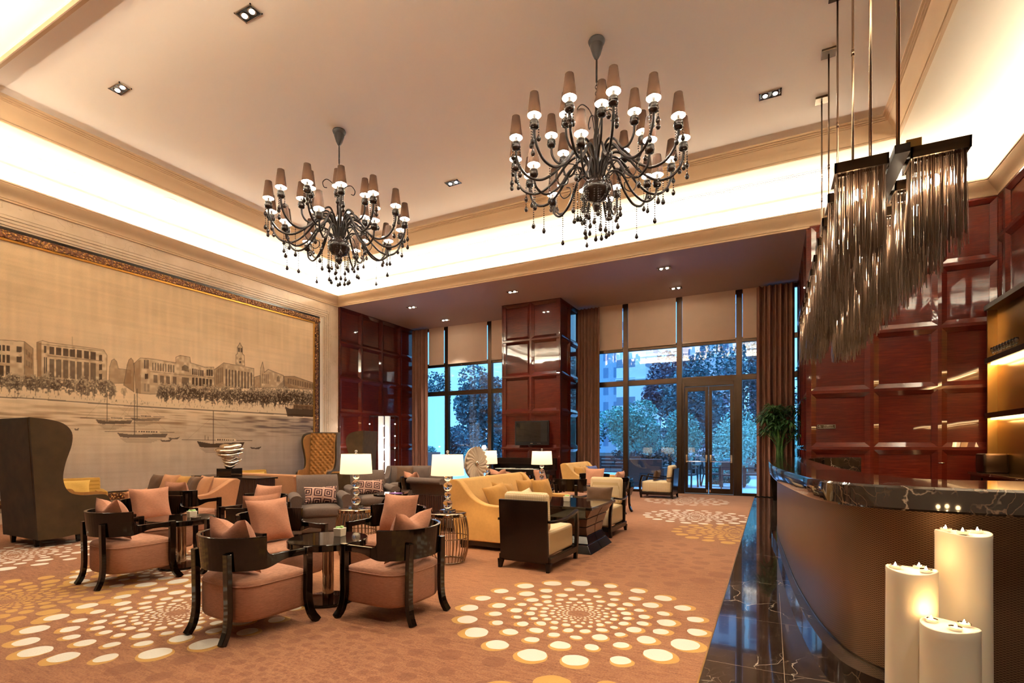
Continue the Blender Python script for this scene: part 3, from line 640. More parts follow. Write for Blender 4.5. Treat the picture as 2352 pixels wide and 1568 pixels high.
    b = MB(); b.box(XL, -.2, ze-.20, XL+.04, ye, ze-.06); b.box(XL, ye-.20, .28, XL+.04, ye-.06, ze-.20); b.box(XL, -.2, .28, XL+.04, ye-.06, .42); fr = b.build('frame', M['carved_gold'], root, bevel=.015)
    for nm, o0, o1, dp in (('frame_lip', .20, .245, .028), ('outer_rim', 0, .06, .012)):
        b = MB(); b.box(XL, -.2, ze-o1, XL+dp, ye-o0, ze-o0); b.box(XL, ye-o1, .28, XL+dp, ye-o0, ze-o1); b.build(nm, M['gold'] if nm == 'frame_lip' else M['darkwood'], root, bevel=.006)
painting()

# ================================================================ glazing, door, blinds, curtains
MW = .15   # mullion width
def glazing():
    n = 1
    zb, zt0, zt1, zc0, zc1 = .06, 3.22, 3.38, 4.28, 4.42
    def mull(b, x, w=MW, d=.16): b.box(x-w/2, YW-d/2, 0, x+w/2, YW+d/2, ZS)
    for (x0, x1, ms) in ((XL+.02, -7.45, (-10.59, -8.77)), (-5.5, XRC, (-3.97, -2.38, -.774))):
        w = struct(empty('window_%d' % n, ((x0+x1)/2, YW, 0))); ox, oy = (x0+x1)/2, YW; n += 1
        fr = MB()
        for x in ms: mull(fr, x)
        edges = [x0]+list(ms)+[x1]
        fr.box(x0, YW-.05, zt0, x1, YW+.05, zt1); fr.box(x0, YW-.05, zc0, x1, YW+.05, zc1); fr.box(x0, YW-.05, ZS-.1, x1, YW+.05, ZS)
        for a, c in zip(edges[:-1], edges[1:]):
            if not (abs(a+2.38) < .01): fr.box(a, YW-.04, 0, c, YW+.04, zb)
        fr.xf(Matrix.Translation((-ox,-oy,0))); fr.build('window_frame', M['dark_bronze'], w, bevel=.008)
        for a, c in zip(edges[:-1], edges[1:]):
            for z0, z1 in ((zb, zt0), (zt1, zc0), (zc1, ZS-.1)):
                if abs(a+2.38) < .01 and z0 == zb: continue
                MB().box(a+.06-ox, -.006, z0, c-.06-ox, .006, z1).build('window_pane', M['window_glass'], w)
    # glass double door between the second and third mullion
    xa, xb = -2.38+MW/2, -.774-MW/2; xm = (xa+xb)/2
    d = struct(empty('door_1', (xm, YW, 0)))
    b = MB(); b.box(xa-xm,-.07,0,xa-xm+.07,.07,zt0); b.box(xb-xm-.07,-.07,0,xb-xm,.07,zt0); b.box(xa-xm+.07,-.07,zt0-.12,xb-xm-.07,.07,zt0); b.build('door_frame', M['dark_bronze'], d, bevel=.006)
    for s in (-1, 1):
        e = .0 if s < 0 else 0
        l0, l1 = (xa+.075-xm, -.006) if s < 0 else (.006, xb-.075-xm)
        b = MB(); b.box(l0,-.03,.012,l0+.085,.03,zt0-.13); b.box(l1-.085,-.03,.012,l1,.03,zt0-.13); b.box(l0+.085,-.03,.012,l1-.085,.03,.16); b.box(l0+.085,-.03,zt0-.26,l1-.085,.03,zt0-.13)
        lf = b.build('door_leaf', M['dark_bronze'], d, bevel=.004)
        MB().box(l0+.085,-.005,.16,l1-.085,.005,zt0-.26).build('door_pane', M['window_glass'], lf)
        b = MB(); b.tube([(l0+.06,-.03,.93),(l0+.06,-.085,.93),(l1-.06,-.085,.93),(l1-.06,-.03,.93)], .014, 8); b.box(l0+.03,-.05,.90,l0+.075,-.03,1.12); b.box(l1-.075,-.05,.90,l1-.03,-.03,1.12)
        b.build('push_bar', M['chrome'], lf, smooth=True, angle=40)
        MB().box((l0+.02) if s > 0 else l1-.05,-.04,.05,(l0+.05) if s > 0 else l1-.02,-.03,.12).build('floor_bolt', M['chrome'], lf)
glazing()
def blind(x0, x1, lab):
    t = thing('roller_blind', lab, 'blind', ((x0+x1)/2, YW-.10, 4.36), 0, 'beige roller blinds'); w = (x1-x0)/2
    b = MB().box(-w,-.004,.03,w,.004,ZS-4.36-.001); b.build('blind_cloth', M['blind'], t)
    MB().box(-w,-.010,0,w,.010,.035).build('bottom_rail', M['blind'], t, bevel=.004)
for a, c, l in ((-11.35,-10.68,'narrow beige roller blind beside the far left curtain'), (-10.5,-8.86,'wide beige roller blind of the left window, seen left of the pillar'), (-8.68,-7.52,'beige roller blind touching the left side of the pillar'),
                (-4.85,-4.06,'narrow beige roller blind beside the curtain right of the pillar'), (-3.88,-2.47,'beige roller blind over the fixed pane left of the glass doors'), (-2.29,-.865,'beige roller blind straight above the glass doors'), (-.68,-.16,'narrow beige roller blind right of the glass doors')): blind(a, c, l)
def curtain(x0, x1, lab, y=YW-.30, folds=7, amp=.06, seed=0):
    rn = random.Random(seed); ph = [rn.random()*6 for _ in range(4)]; n = folds*10; w = (x1-x0)/2
    def f(s, side): 
        x = -w+2*w*s; a = amp*(math.sin(2*PI*folds*s+ph[0])+.45*math.sin(2*PI*folds*.53*s+ph[1])); return x, a+side
    r = []
    for z in [.02, 1.5, 3.5, ZS-.06]:
        sc = 1+.12*math.sin(z+ph[2]); r.append([(f(i/n,0)[0], f(i/n,0)[1]*sc, z) for i in range(n+1)]+[(f(i/n,0)[0], f(i/n,0)[1]*sc+.012, z) for i in range(n,-1,-1)])
    o = MB().loft(r).build('curtain', M['curtain'], smooth=True, angle=50, loc=((x0+x1)/2, y, 0)); tag(o, lab, 'curtain', 'brown floor length curtains')
curtain(XL+.08, -11.3, 'brown curtain hanging in the far left corner of the window bay', folds=5, seed=1)
curtain(-5.42, -4.72, 'brown curtain hanging right against the side of the pillar', folds=6, seed=2)
curtain(-.33, .58, 'brown curtain behind the potted palm at the bar end', folds=7, seed=3)

# ================================================================ terrace and garden beyond the glass
def leafmat(name, c1, c2, c3):
    m, t, b = newmat(name, c1, .55, spec=.3); n = t.noise(t.pos(), 3.2, 4, .7); t.l.new(t.ramp(n, [(.3,c1),(.5,c2),(.72,c3)]), b.inputs['Base Color']); M[name] = m
leafmat('leaf_dark', (.012,.035,.045), (.04,.11,.13), (.13,.27,.30)); leafmat('leaf_mid', (.022,.085,.075), (.07,.24,.20), (.22,.52,.44)); leafmat('leaf_purple', (.02,.02,.035), (.05,.06,.10), (.14,.18,.24))  # garden leaf colours carry extra blue, standing in for outdoor haze
leafmat('leaf_pale', (.10,.22,.18), (.24,.45,.38), (.46,.66,.58)); leafmat('palm_leaf', (.012,.04,.010), (.04,.11,.025), (.10,.20,.05))
def deckmat():
    m, t, b = newmat('deck_boards', (.3,.3,.32), .35); p = t.pos(); s = t.node('ShaderNodeSeparateXYZ'); t.l.new(p, s.inputs[0])
    j = t.math('LESS_THAN', t.math('FRACT', t.math('MULTIPLY', s.outputs[1], 6.5)), .07); n = t.noise(t.mapv(p, (.4,5,1)), 2, 4)
    t.l.new(t.mix(j, t.ramp(n, [(.3,(.48,.52,.56)),(.7,(.72,.76,.80))]), (.22,.25,.28,1)), b.inputs['Base Color']); M['deck_boards'] = m
deckmat()
quadbox('terrace_deck', -40, YW+.12, -.14, 25, 26, -.015, M['deck_boards']); quadbox('garden_ground', -120, 26, -.2, 110, 130, -.05, M['soil'])
def foliage(b, c, rx, ry, rz, n, ls, rn, hollow=.55):
    for _ in range(n):
        while True:
            v = Vector((rn.uniform(-1,1), rn.uniform(-1,1), rn.uniform(-1,1)))
            if hollow < v.length < 1: break
        p = Vector((c[0]+v.x*rx, c[1]+v.y*ry, c[2]+v.z*rz)); a = Vector((rn.gauss(0,1), rn.gauss(0,1), rn.gauss(0,.6))).normalized(); q = a.cross(Vector((rn.gauss(0,1), rn.gauss(0,1), rn.gauss(0,1))))
        q = q.normalized()*ls*.32 if q.length > .01 else Vector((0,0,ls*.3)); a = a*ls*(.6+rn.random()*.8)/2
        k = len(b.v); b.v += [tuple(p-a), tuple(p+q), tuple(p+a), tuple(p-q)]; b.f.append((k,k+1,k+2,k+3))
def plant(name, lab, cat, x, y, h, w, mat, leaf=.16, n=2600, trunk=.3, seed=0, lobes=7, grp='garden trees and shrubs beyond the glass'):
    rn = random.Random(seed); t = thing(name, lab, cat, (x,y,-.03), 0, grp); b = MB(); zc = h*(trunk+1)/2; rz = h*(1-trunk)/2
    foliage(b, (0,0,zc), w*.40, w*.40, rz*.75, n//4, leaf, rn, .2)
    for i in range(lobes):
        a = 2*PI*i/lobes+rn.random(); q = .55+.2*rn.random(); foliage(b, (math.cos(a)*w/2*q*.75, math.sin(a)*w/2*q*.75, zc+rn.uniform(-.6,.6)*rz), w*.27, w*.27, rz*.42, n*3//(4*lobes), leaf, rn, .55)
    b.build('foliage', M[mat], t)
    b = MB(); b.tube([(0,0,-.05),(.03*h*.1,0,h*trunk*.6),(0,.02,zc)], [.03*w**.5+.02,.025*w**.5+.015,.01], 8)
    for i in range(4):
        a = 2*PI*i/4+.4; b.tube([(0,0,h*trunk*.8),(math.cos(a)*w*.16,math.sin(a)*w*.16,zc)], [.02*w**.5+.008,.006], 6)
    b.build('trunk', M['outdoor_wood'], t, smooth=True)
G = 'garden trees and shrubs beyond the glass'
plant('round_bush', 'big green bush standing outside the pane left of the glass doors', 'shrub', -5.7, 23.5, 3.6, 2.9, 'leaf_mid', .13, 6000, .22, 1)
plant('spreading_tree', 'dark purple-leaved tree rising behind the big green bush', 'tree', -5.2, 30.6, 7.6, 3.4, 'leaf_purple', .22, 7000, .35, 2)
plant('garden_shrub', 'pale green shrub outside the narrow pane by the pillar curtain', 'shrub', -9.0, 25.5, 3.5, 2.4, 'leaf_pale', .13, 4000, .15, 3)
plant('garden_tree', 'bluish tree behind the pale shrub by the pillar curtain', 'tree', -10.6, 30.0, 5.6, 3.0, 'leaf_mid', .18, 3500, .3, 4)
plant('garden_tree', 'dense tree seen through the left leaf of the glass doors', 'tree', -3.4, 26.6, 6.5, 3.4, 'leaf_dark', .18, 5500, .2, 5)
plant('garden_shrub', 'bright green shrub seen through the left leaf of the glass doors', 'shrub', -3.3, 22.3, 2.9, 1.8, 'leaf_mid', .12, 3500, .12, 6)
plant('garden_shrub', 'pale airy shrub seen through the right leaf of the glass doors', 'shrub', -1.2, 24.4, 3.4, 2.5, 'leaf_pale', .12, 4500, .1, 7)
plant('garden_tree', 'tall dark tree behind the right leaf of the glass doors', 'tree', -.7, 31.0, 7.6, 4.4, 'leaf_dark', .20, 5000, .2, 8)
plant('garden_shrub', 'light shrub outside the narrow pane beside the palm', 'shrub', .9, 23.4, 3.2, 2.0, 'leaf_pale', .12, 3600, .12, 9)
plant('garden_tree', 'tall tree at the right edge of the garden view', 'tree', 2.9, 29.0, 7.0, 4.0, 'leaf_mid', .2, 4000, .2, 10)
plant('conifer', 'pointed conifer outside the far left pane', 'conifer', -20.6, 29.0, 7.2, 2.0, 'leaf_dark', .18, 3500, .1, 11, 9)
plant('broad_tree', 'broad dark tree filling the left window', 'tree', -15.5, 26.8, 6.7, 3.6, 'leaf_dark', .22, 8000, .12, 12, 12)
plant('broad_tree', 'tall tree outside the pane touching the pillar', 'tree', -11.3, 23.6, 6.2, 2.6, 'leaf_mid', .2, 5000, .22, 13)
plant('garden_shrub', 'small shrub low in the left window', 'shrub', -13.3, 22.3, 1.5, 1.5, 'leaf_mid', .11, 2000, .05, 14)
for i, (x, w_, h_, l) in enumerate(((-24,5.4,3.2,'tall hedge far behind the left window, leftmost stretch'),(-18.5,5.4,3.3,'tall hedge far behind the left window, right of the conifer'),(-13,5.4,3.4,'tall hedge far behind the garden, between the two windows'),(-7.5,5.4,3.2,'tall hedge far behind the big green bush'),(-2,5.4,3.6,'tall hedge far behind the glass doors'),(3.5,5.4,3.6,'tall hedge far behind the right edge of the garden'))):
    plant('garden_hedge', l, 'hedge', x, 35.5, h_, w_, 'leaf_dark', .26, 3600, .0, 60+i, 9, 'tall hedges at the end of the garden')
for i, (x, y, r, l) in enumerate(((-1.35,20.9,.62,'large clipped ball shrub behind the terrace chairs'), (-1.75,19.9,.36,'low clipped ball shrub left of the large one'), (-.95,19.8,.33,'low clipped ball shrub right of the large one'))):
    t = thing('clipped_ball_shrub', l, 'shrub', (x,y,-.02), 0, 'clipped ball shrubs'); b = MB(); foliage(b, (0,0,r*.8), r, r, r*.85, 1500, .07, random.Random(40+i), .9); b.build('foliage', M['leaf_mid'], t)
    MB().ball((0,0,r*.8), r*.86, 14, (1,1,.85)).build('inner_growth', M['leaf_dark'], t)
def urn(x, y, lab, s=1.0):
    t = thing('garden_urn', lab, 'planter', (x,y,-.015), 0, 'tapered garden urns')
    MB().lathe([(.22*s,0),(.28*s,.05),(.26*s,.1),(.56*s,.82*s),(.62*s,.86*s),(.62*s,.93*s),(.54*s,.93*s),(.5*s,.8*s)], 20).build('pot', M['terracotta_dark'], t, smooth=True, angle=40)
    b = MB(); foliage(b, (0,0,1.0*s), .5*s, .5*s, .2*s, 700, .09, random.Random(int(x*10)), .3); b.build('foliage', M['leaf_mid'], t)
urn(-7.45, 20.9, 'large urn with clipped greenery outside the narrow pane by the pillar', 1.15); urn(-15.2, 20.5, 'urn with clipped greenery outside the left window', 1.15)
def terrace_chair(x, y, rz, lab, first=[None]):
    if first[0] is None:
        t = thing('terrace_chair', lab, 'chair', (x,y,-.015), rz, 'wooden terrace chairs')
        MB().rbox(-.27,-.26,.40,.27,.27,.46,.015).build('seat', M['outdoor_wood'], t)
        b = MB(); b.bar([(-.25,-.25,.45),(-.25,-.31,.86)], .04, .04, (0,1,0)); b.bar([(.25,-.25,.45),(.25,-.31,.86)], .04, .04, (0,1,0)); b.box(-.25,-.33,.60,.25,-.29,.86); b.build('backrest', M['outdoor_wood'], t)
        for sx in (-1, 1):
            MB().bar([(sx*.27,-.28,.64),(sx*.27,.25,.64)], .05, .03).build('armrest', M['outdoor_wood'], t)
            MB().bar([(sx*.27,.24,.63),(sx*.29,.27,0)], .045, .045, (0,1,0)).build('leg', M['outdoor_wood'], t)
            MB().bar([(sx*.25,-.25,.45),(sx*.27,-.34,0)], .045, .045, (0,1,0)).build('leg', M['outdoor_wood'], t)
        first[0] = t
    else: dup(first[0], (x,y,-.015), rz, lab)
def terrace_table(x, y, lab, r=.42):
    t = thing('terrace_table', lab, 'table', (x,y,-.015), 0, 'terrace tables')
    MB().box(-r,-r,.70,r,r,.74).build('tabletop', M['steel_rod'], t, bevel=.01)
    for sx in (-1,1):
        for sy in (-1,1): MB().box(sx*r*.85-.025,sy*r*.85-.025,0,sx*r*.85+.025,sy*r*.85+.025,.70).build('leg', M['outdoor_wood'], t)
terrace_table(-2.55, 18.6, 'terrace table behind the left leaf of the glass doors'); terrace_table(-1.15, 18.9, 'terrace table behind the right leaf of the glass doors')
for x, y, f, l in ((-3.2,18.45,(1,0),'terrace chair left of the table behind the left door leaf'), (-2.5,17.85,(.2,1),'terrace chair with its back to the left door leaf'), (-1.8,18.75,(1,.1),'terrace chair between the two terrace tables'), (-1.15,18.2,(0,1),'terrace chair with its back to the right door leaf'), (-.5,18.9,(-1,0),'terrace chair right of the table behind the right door leaf'), (-6.9,18.6,(1,0),'terrace chair outside the narrow pane by the pillar curtain')): terrace_chair(x, y, face(*f), l)
def bench(x, y, lab, rz=0):
    t = thing('terrace_bench', lab, 'bench', (x,y,-.015), rz, 'slatted terrace benches')
    b = MB()
    for k in range(5): b.box(-.8,-.3+k*.13,.40,.8,-.2+k*.13,.44)
    b.build('seat', M['outdoor_wood'], t); b = MB()
    for k in range(4): b.box(-.8,.34,.52+k*.13,.8,.37,.61+k*.13)
    b.build('backrest', M['outdoor_wood'], t)
    for sx in (-.75,.75): b = MB(); b.box(sx-.03,-.3,0,sx+.03,-.24,.40); b.box(sx-.03,.3,0,sx+.03,.36,1.0); b.box(sx-.03,-.3,.36,sx+.03,.36,.40); b.build('leg_frame', M['outdoor_wood'], t)
bench(-5.15, 18.9, 'slatted terrace bench outside the pane left of the cream chair'); 
t = thing('terrace_sofa', 'dark woven terrace sofa outside behind the cream armchair by the door', 'sofa', (-3.85,17.7,-.015))
MB().rbox(-.65,-.4,.02,.65,.4,.40,.02).build('base', M['outdoor_wood'], t); MB().rbox(-.65,-.40,.40,.65,-.26,.95,.02).build('backrest', M['outdoor_wood'], t)
for sx in (-1,1): MB().rbox(sx*.65-.07,-.4,.2,sx*.65+.07,.4,.66,.02).build('armrest', M['outdoor_wood'], t)
MB().rbox(-.56,-.25,.40,.56,.38,.50,.03).build('seat_cushion', M['blue_upholstery'], t)
tag(MB().box(-18.2,22.8,0,-15.55,23.1,4.17).build('garden_wall', M['pale_wall']), 'pale plain garden wall outside the far left pane', 'wall')
def facade(name, wall, glassc, sx, sz, fx=.6, fz=.55):
    m, t, b = newmat(name, wall, .6); s = t.node('ShaderNodeSeparateXYZ'); t.l.new(t.obj(), s.inputs[0])
    u = t.math('GREATER_THAN', t.math('FRACT', t.math('MULTIPLY', t.math('ADD', s.outputs[0], t.math('MULTIPLY', s.outputs[1], 1.0)), sx)), 1-fx); v = t.math('GREATER_THAN', t.math('FRACT', t.math('MULTIPLY', s.outputs[2], sz)), 1-fz)
    t.l.new(t.mix(t.math('MULTIPLY', u, v), (*wall,1), (*glassc,1)), b.inputs['Base Color']); M[name] = m
facade('facade_white', (.72,.76,.80), (.16,.24,.34), .16, .30, .72, .45); facade('facade_brown', (.55,.50,.55), (.10,.12,.2), .42, .26, .5, .72); facade('facade_blue', (.30,.42,.55), (.12,.22,.36), .5, .31, .5, .6)
def tower(x, y, w, d, h, m, lab):
    t = thing('office_tower', lab, 'building', (x,y,-.1)); MB().box(-w/2,-d/2,0,w/2,d/2,h).build('tower_block', M[m], t); MB().box(-w/2-.3,-d/2-.3,h,w/2+.3,d/2+.3,h+.8).build('roof_parapet', M['pale_wall'], t)
    b = MB()
    for k in range(1, int(h/6.6)): b.box(-w/2-.15,-d/2-.15,k*6.6-.2,w/2+.15,d/2+.15,k*6.6)
    b.build('floor_bands', M['pale_wall'], t)
tower(-21.8, 96, 5.2, 14, 62, 'facade_white', 'white banded tower beyond the trees left of the glass doors'); tower(-27.3, 100, 4.5, 12, 60, 'facade_blue', 'blue glass tower in the narrow pane by the pillar curtain'); tower(-7.0, 78, 7.0, 14, 52, 'facade_brown', 'grey tower with paired windows above the glass doors'); tower(-.2, 86, 5.0, 12, 52, 'facade_brown', 'grey tower at the right edge of the garden view')
# ================================================================ furniture
def crom(P, n=6, closed=False):
    P = [Vector(p) for p in P]; out = []; L = len(P)
    for i in range(L if closed else L-1):
        a = P[i-1] if (i > 0 or closed) else P[0]*2-P[1]; b = P[i]; c = P[(i+1) % L]; d = P[(i+2) % L] if (i+2 < L or closed) else P[-1]*2-P[-2]
        for k in range(n):
            t = k/n; out.append(.5*((2*b)+(c-a)*t+(2*a-5*b+4*c-d)*t*t+(3*b-a-3*c+d)*t**3))
    if not closed: out.append(P[-1])
    return [tuple(p) for p in out]
def sstep(a, b, x):
    t = min(max((x-a)/(b-a), 0), 1); return t*t*(3-2*t)
# ---- pillows: things of their own
PIL = {}
def pillow_mesh(w, h, t, seed=0, dent=0, n=14):
    rn = random.Random(seed); p1, p2 = rn.random()*6, rn.random()*6; b = MB()
    def side(sg):
        def f(u, v):
            s, q = 2*u-1, 2*v-1; x = w/2*s*(1-.085*(1-q*q)*abs(s)); z = h/2*q*(1-.085*(1-s*s)*abs(q))
            th = t/2*max(0,(1-abs(s)**3))**.55*max(0,(1-abs(q)**3))**.55
            th *= 1+.10*math.sin(5*s+p1)*math.cos(4*q+p2)
            if dent: z -= dent*h*math.exp(-(s/.35)**2)*max(0, q)**2
            y = sg*th + .012*math.sin(3*s+p1)*(1-q*q)
            return (x, y, z)
        return f
    b.grid(side(1), n, n); b.grid(side(-1), n, n); b.f[n*n:] = [tuple(reversed(f)) for f in b.f[n*n:]]
    return b
def pillow(kind, loc, rz, tilt, lab, grp=None, roll=0):
    w, h, t, m, seed, dent = {'rose': (.45,.44,.17,'rose_pillow',1,0), 'rose_dent': (.46,.43,.18,'rose_pillow',2,.16), 'gold': (.46,.42,.16,'gold_pillow',3,0), 'brown': (.45,.28,.14,'brown_fabric',4,0), 'brown_sq': (.44,.42,.16,'brown_fabric',5,0),
        'yellow': (.52,.30,.14,'yellow_fabric',6,0), 'key': (.50,.28,.14,'key_pattern',7,0), 'pale': (.34,.26,.12,'cream_check',8,0), 'salmon': (.5,.45,.16,'salmon_velvet',9,0), 'blue': (.45,.42,.15,'blue_upholstery',10,0), 'gray': (.45,.43,.16,'gray_chenille',11,0)}[kind]
    if kind not in PIL:
        o = pillow_mesh(w,h,t,seed,dent).build('throw_pillow', M[m], smooth=True); PIL[kind] = o.data
    else:
        o = bpy.data.objects.new('throw_pillow', PIL[kind]); COL.objects.link(o)
    o.location = loc; o.rotation_euler = (tilt, roll, rz); tag(o, lab, 'pillow', grp); return o
# ---- low barrel armchair with lacquered frame
def barrel_chair():
    t = thing('barrel_armchair', '', 'armchair')
    hw, yf, yc, ry = .335, .27, -.02, .30
    def arc(y):   # angle on the rear half ellipse where it reaches depth y
        return math.asin(min(1, (yc-y)/ry))
    half = [(hw, yf-(yf-yc)*i/6) for i in range(6)]+[(hw*math.cos(q), yc-ry*math.sin(q)) for q in [arc(yc-.004*k) for k in range(0, 22)]+[arc(yc-.09)+(PI/2-arc(yc-.09))*k/13 for k in range(0, 14)]]
    path = half+[(-x, y) for x, y in reversed(half[:-1])]
    b = MB(); rings = []
    for i, (x, y) in enumerate(path):
        a, c = path[max(i-1,0)], path[min(i+1,len(path)-1)]; tx, ty = c[0]-a[0], c[1]-a[1]; L = math.hypot(tx,ty); nx, ny = ty/L, -tx/L
        k = 0 if y > -.045 else ((1-math.sqrt(max(0, 1-((-.045-y)/.045)**2)))*.45 if y > -.090 else 1)
        top = .60+(.74-.60)*k; bot = .548-.05*sstep(.08,-.12,y); q = .014
        lean = .02*k
        rings.append([(x+nx*q+lean*0, y+ny*q, bot), (x-nx*q, y-ny*q, bot), (x-nx*q-nx*lean, y-ny*q-ny*lean, top), (x+nx*q-nx*lean, y+ny*q-ny*lean, top)])
    b.loft(rings); b.build('back_band', M['lacquer'], t, bevel=.004)
    for s in (-1, 1):
        MB().bar(crom([(s*.205,-.305,.63),(s*.205,-.300,.40),(s*.207,-.298,.20),(s*.213,-.315,.08),(s*.225,-.355,0)],3), [.058]*13, [.038]*13, (0,1,0)).build('rear_leg', M['lacquer'], t, bevel=.004)
        MB().bar(crom([(s*.338,.262,.605),(s*.338,.262,.35),(s*.338,.262,.20),(s*.342,.288,.08),(s*.352,.34,0)],3), [.044]*13, [.058]*13, (0,1,0)).build('front_leg', M['lacquer'], t, bevel=.004)
    # upholstered D-shaped seat block
    pl = [(-.30,.275),(-.15,.29),(0,.295),(.15,.29),(.30,.275),(.314,.20),(.316,.08),(.315,-.03)]+[(.315*abs(math.cos(PI*k/16))**.62*(1 if k < 8 else -1), -.03-.245*math.sin(PI*k/16)**.62) for k in range(1,16)]+[(-.315,-.03),(-.316,.08),(-.314,.20)]
    def ring(sc, z): return [(x*sc, y*sc, z) for x, y in pl]
    b = MB().loft([ring(.90,.125),ring(.965,.132),ring(1,.155),ring(1.005,.30),ring(1,.385),ring(.975,.412),ring(.93,.424),ring(.7,.436),ring(.35,.442)]); b.build('seat', M['rose_fabric'], t, smooth=True, angle=60)
    b = MB().tube([(x*1.004, y*1.004, .385) for x, y in pl]+[(pl[0][0]*1.004, pl[0][1]*1.004, .385)], .005, 6); b.build('piping', M['rose_fabric'], t, smooth=True)
    return t
CH0 = barrel_chair(); _used = []
def place_chair(x, y, fx, fy, lab, plab=None, pk='rose', grp='rose barrel armchairs', dy=-.125, troll=0, tilt=.30):
    rz = face(fx, fy)
    if not _used: CH0.location = (x,y,0); CH0.rotation_euler = (0,0,rz); CH0['label'] = lab; CH0['group'] = grp; _used.append(1)
    else: dup(CH0, (x,y,0), rz, lab, grp)
    if plab: pillow(pk, (x-math.sin(rz)*dy, y+math.cos(rz)*dy, .655), rz, tilt, plab, 'rose throw pillows on the barrel armchairs', troll)
# group round the near table
place_chair(-3.60,2.60, .06,1, 'barrel armchair nearest the viewer with its back turned, left of the near round table', 'rose pillow drooping in two peaks over the back of the nearest barrel armchair', 'rose_dent')
place_chair(-2.80,3.38, -1,.03, 'barrel armchair right of the near round table, its curved back towards the candles', 'rose pillow leaning in the barrel armchair right of the near round table', 'rose_dent')
place_chair(-4.32,3.42, 1,-.06, 'barrel armchair facing right with a big square pillow, left of the near round table', 'plump square rose pillow facing out behind the near round table', 'rose')
place_chair(-3.60,4.24, .05,-1, 'barrel armchair across the near round table, before the wire drum tables', 'striped rose pillow standing in the chair across the near round table', 'rose')
# group round the second table
place_chair(-5.97,2.91, .06,1, 'barrel armchair at the left with its back turned, beside the tall brown wing chair', 'rose pillow peeping over the leftmost barrel armchair back', 'rose_dent')
place_chair(-6.80,3.62, 1,-.1, 'barrel armchair facing right behind the leftmost barrel armchair', 'big rose pillow tilted in the chair left of the second round table', 'rose')
place_chair(-5.16,3.74, -1,.05, 'barrel armchair right of the second round table, mostly hidden by the square pillow', 'pale rose pillow seen edge-on above the square pillow', 'rose')
place_chair(-6.03,4.46, .1,-1, 'barrel armchair at the far side of the second round table', 'rose pillow facing out beyond the second round table, before the grey armchair', 'rose')
place_chair(-7.85,4.62, -.1,1, 'barrel armchair with its back turned in front of the salmon sofa', 'pale pillow seen edge-on over the chair back before the salmon sofa', 'rose')
# group near the window
place_chair(-4.42,10.35, 1,-.1, 'barrel armchair with a large pillow facing right beside the far round table', 'large rose pillow in the chair just right of the third lamp', 'rose')
place_chair(-2.95,10.45, -1,.05, 'barrel armchair behind the cream armchair, its rear leg showing at the right', 'pale pillow seen edge-on behind the cream back cushion', 'rose')
place_chair(-3.62,11.25, .1,-1, 'barrel armchair on the window side of the far round table', 'rose pillow above the cream back cushion by the window', 'rose')
place_chair(-3.55,9.62, 0,1, 'barrel armchair between the cream armchair and the far round table', None)
place_chair(-4.62,9.45, .0,1, 'barrel armchair beyond the gold sofa left of the third lamp', 'small rose pillow rising behind the gold sofa near the third lamp', 'rose_dent')
place_chair(-5.55,10.4, .1,1, 'barrel armchair beyond the gold sofa in front of the writing desk', 'small rose pillow before the writing desk', 'rose_dent')
place_chair(-6.55,8.55, .3,1, 'barrel armchair in shade left of the second lamp shade', 'rose pillow in the shaded chair left of the second lamp shade', 'rose_dent')
# ---- round pedestal table
def round_table(x, y, lab, first=[None]):
    if first[0]: return dup(first[0], (x,y,0), 0, lab)
    t = thing('round_table', lab, 'table', (x,y,0), 0, 'black round pedestal tables'); first[0] = t
    MB().lathe([(.34,.505),(.345,.51),(.345,.558),(.338,.565),(.001,.565)], 48).build('tabletop', M['lacquer'], t, smooth=True, angle=35)
    MB().lathe([(.048,.03),(.048,.505)], 24).build('column', M['warm_chrome'], t, smooth=True, angle=40)
    MB().lathe([(.225,0),(.232,.006),(.232,.02),(.225,.026),(.05,.036),(.001,.036)], 40).build('foot_disc', M['lacquer'], t, smooth=True, angle=30)
    return t
T1 = (-3.55,3.33); T2 = (-6.06,3.50); T3 = (-3.62,10.42)
round_table(*T1, 'glossy black round table on a chrome column in the nearest seating group'); round_table(*T2, 'glossy black round table in the second seating group, beyond the leftmost chair'); round_table(*T3, 'glossy black round table in the far seating group near the window')
def planter(x, y, z, lab, first=[None]):
    if first[0]: return dup(first[0], (x,y,z), random.uniform(-.4,.4), lab)
    t = thing('cube_planter', lab, 'plant', (x,y,z), .12, 'small white cube planters on the tables'); first[0] = t
    b = MB(); b.frus((-.038,-.038,.038,.038,0), (-.042,-.042,.042,.042,.075)); b.build('pot', M['ivory'], t, bevel=.004)
    b = MB(); rn = random.Random(5)
    for i in range(16): a = rn.random()*6.28; q = .030*math.sqrt(rn.random()); b.ball((q*math.cos(a), q*math.sin(a), .076+rn.random()*.010), .011, 8, (1,1,.8))
    m, tt, bb = newmat('succulent', (.30,.50,.16), .5); b.build('succulent', m, t, smooth=True)
    return t
planter(T1[0]+.02, T1[1]+.12, .565, 'white cube planter on the nearest round table'); planter(T2[0]+.10, T2[1]+.06, .565, 'white cube planter on the second round table'); planter(T3[0]+.03, T3[1], .565, 'white cube planter on the far round table')
t = thing('ashtray', 'small dark glass ashtray beside the planter on the second round table', 'ashtray', (T2[0]+.24, T2[1]+.02, .565)); MB().lathe([(.045,0),(.055,.02),(.05,.02),(.04,.008),(.001,.008)], 20).build('dish', M['smoky_glass'], t, smooth=True, angle=40)
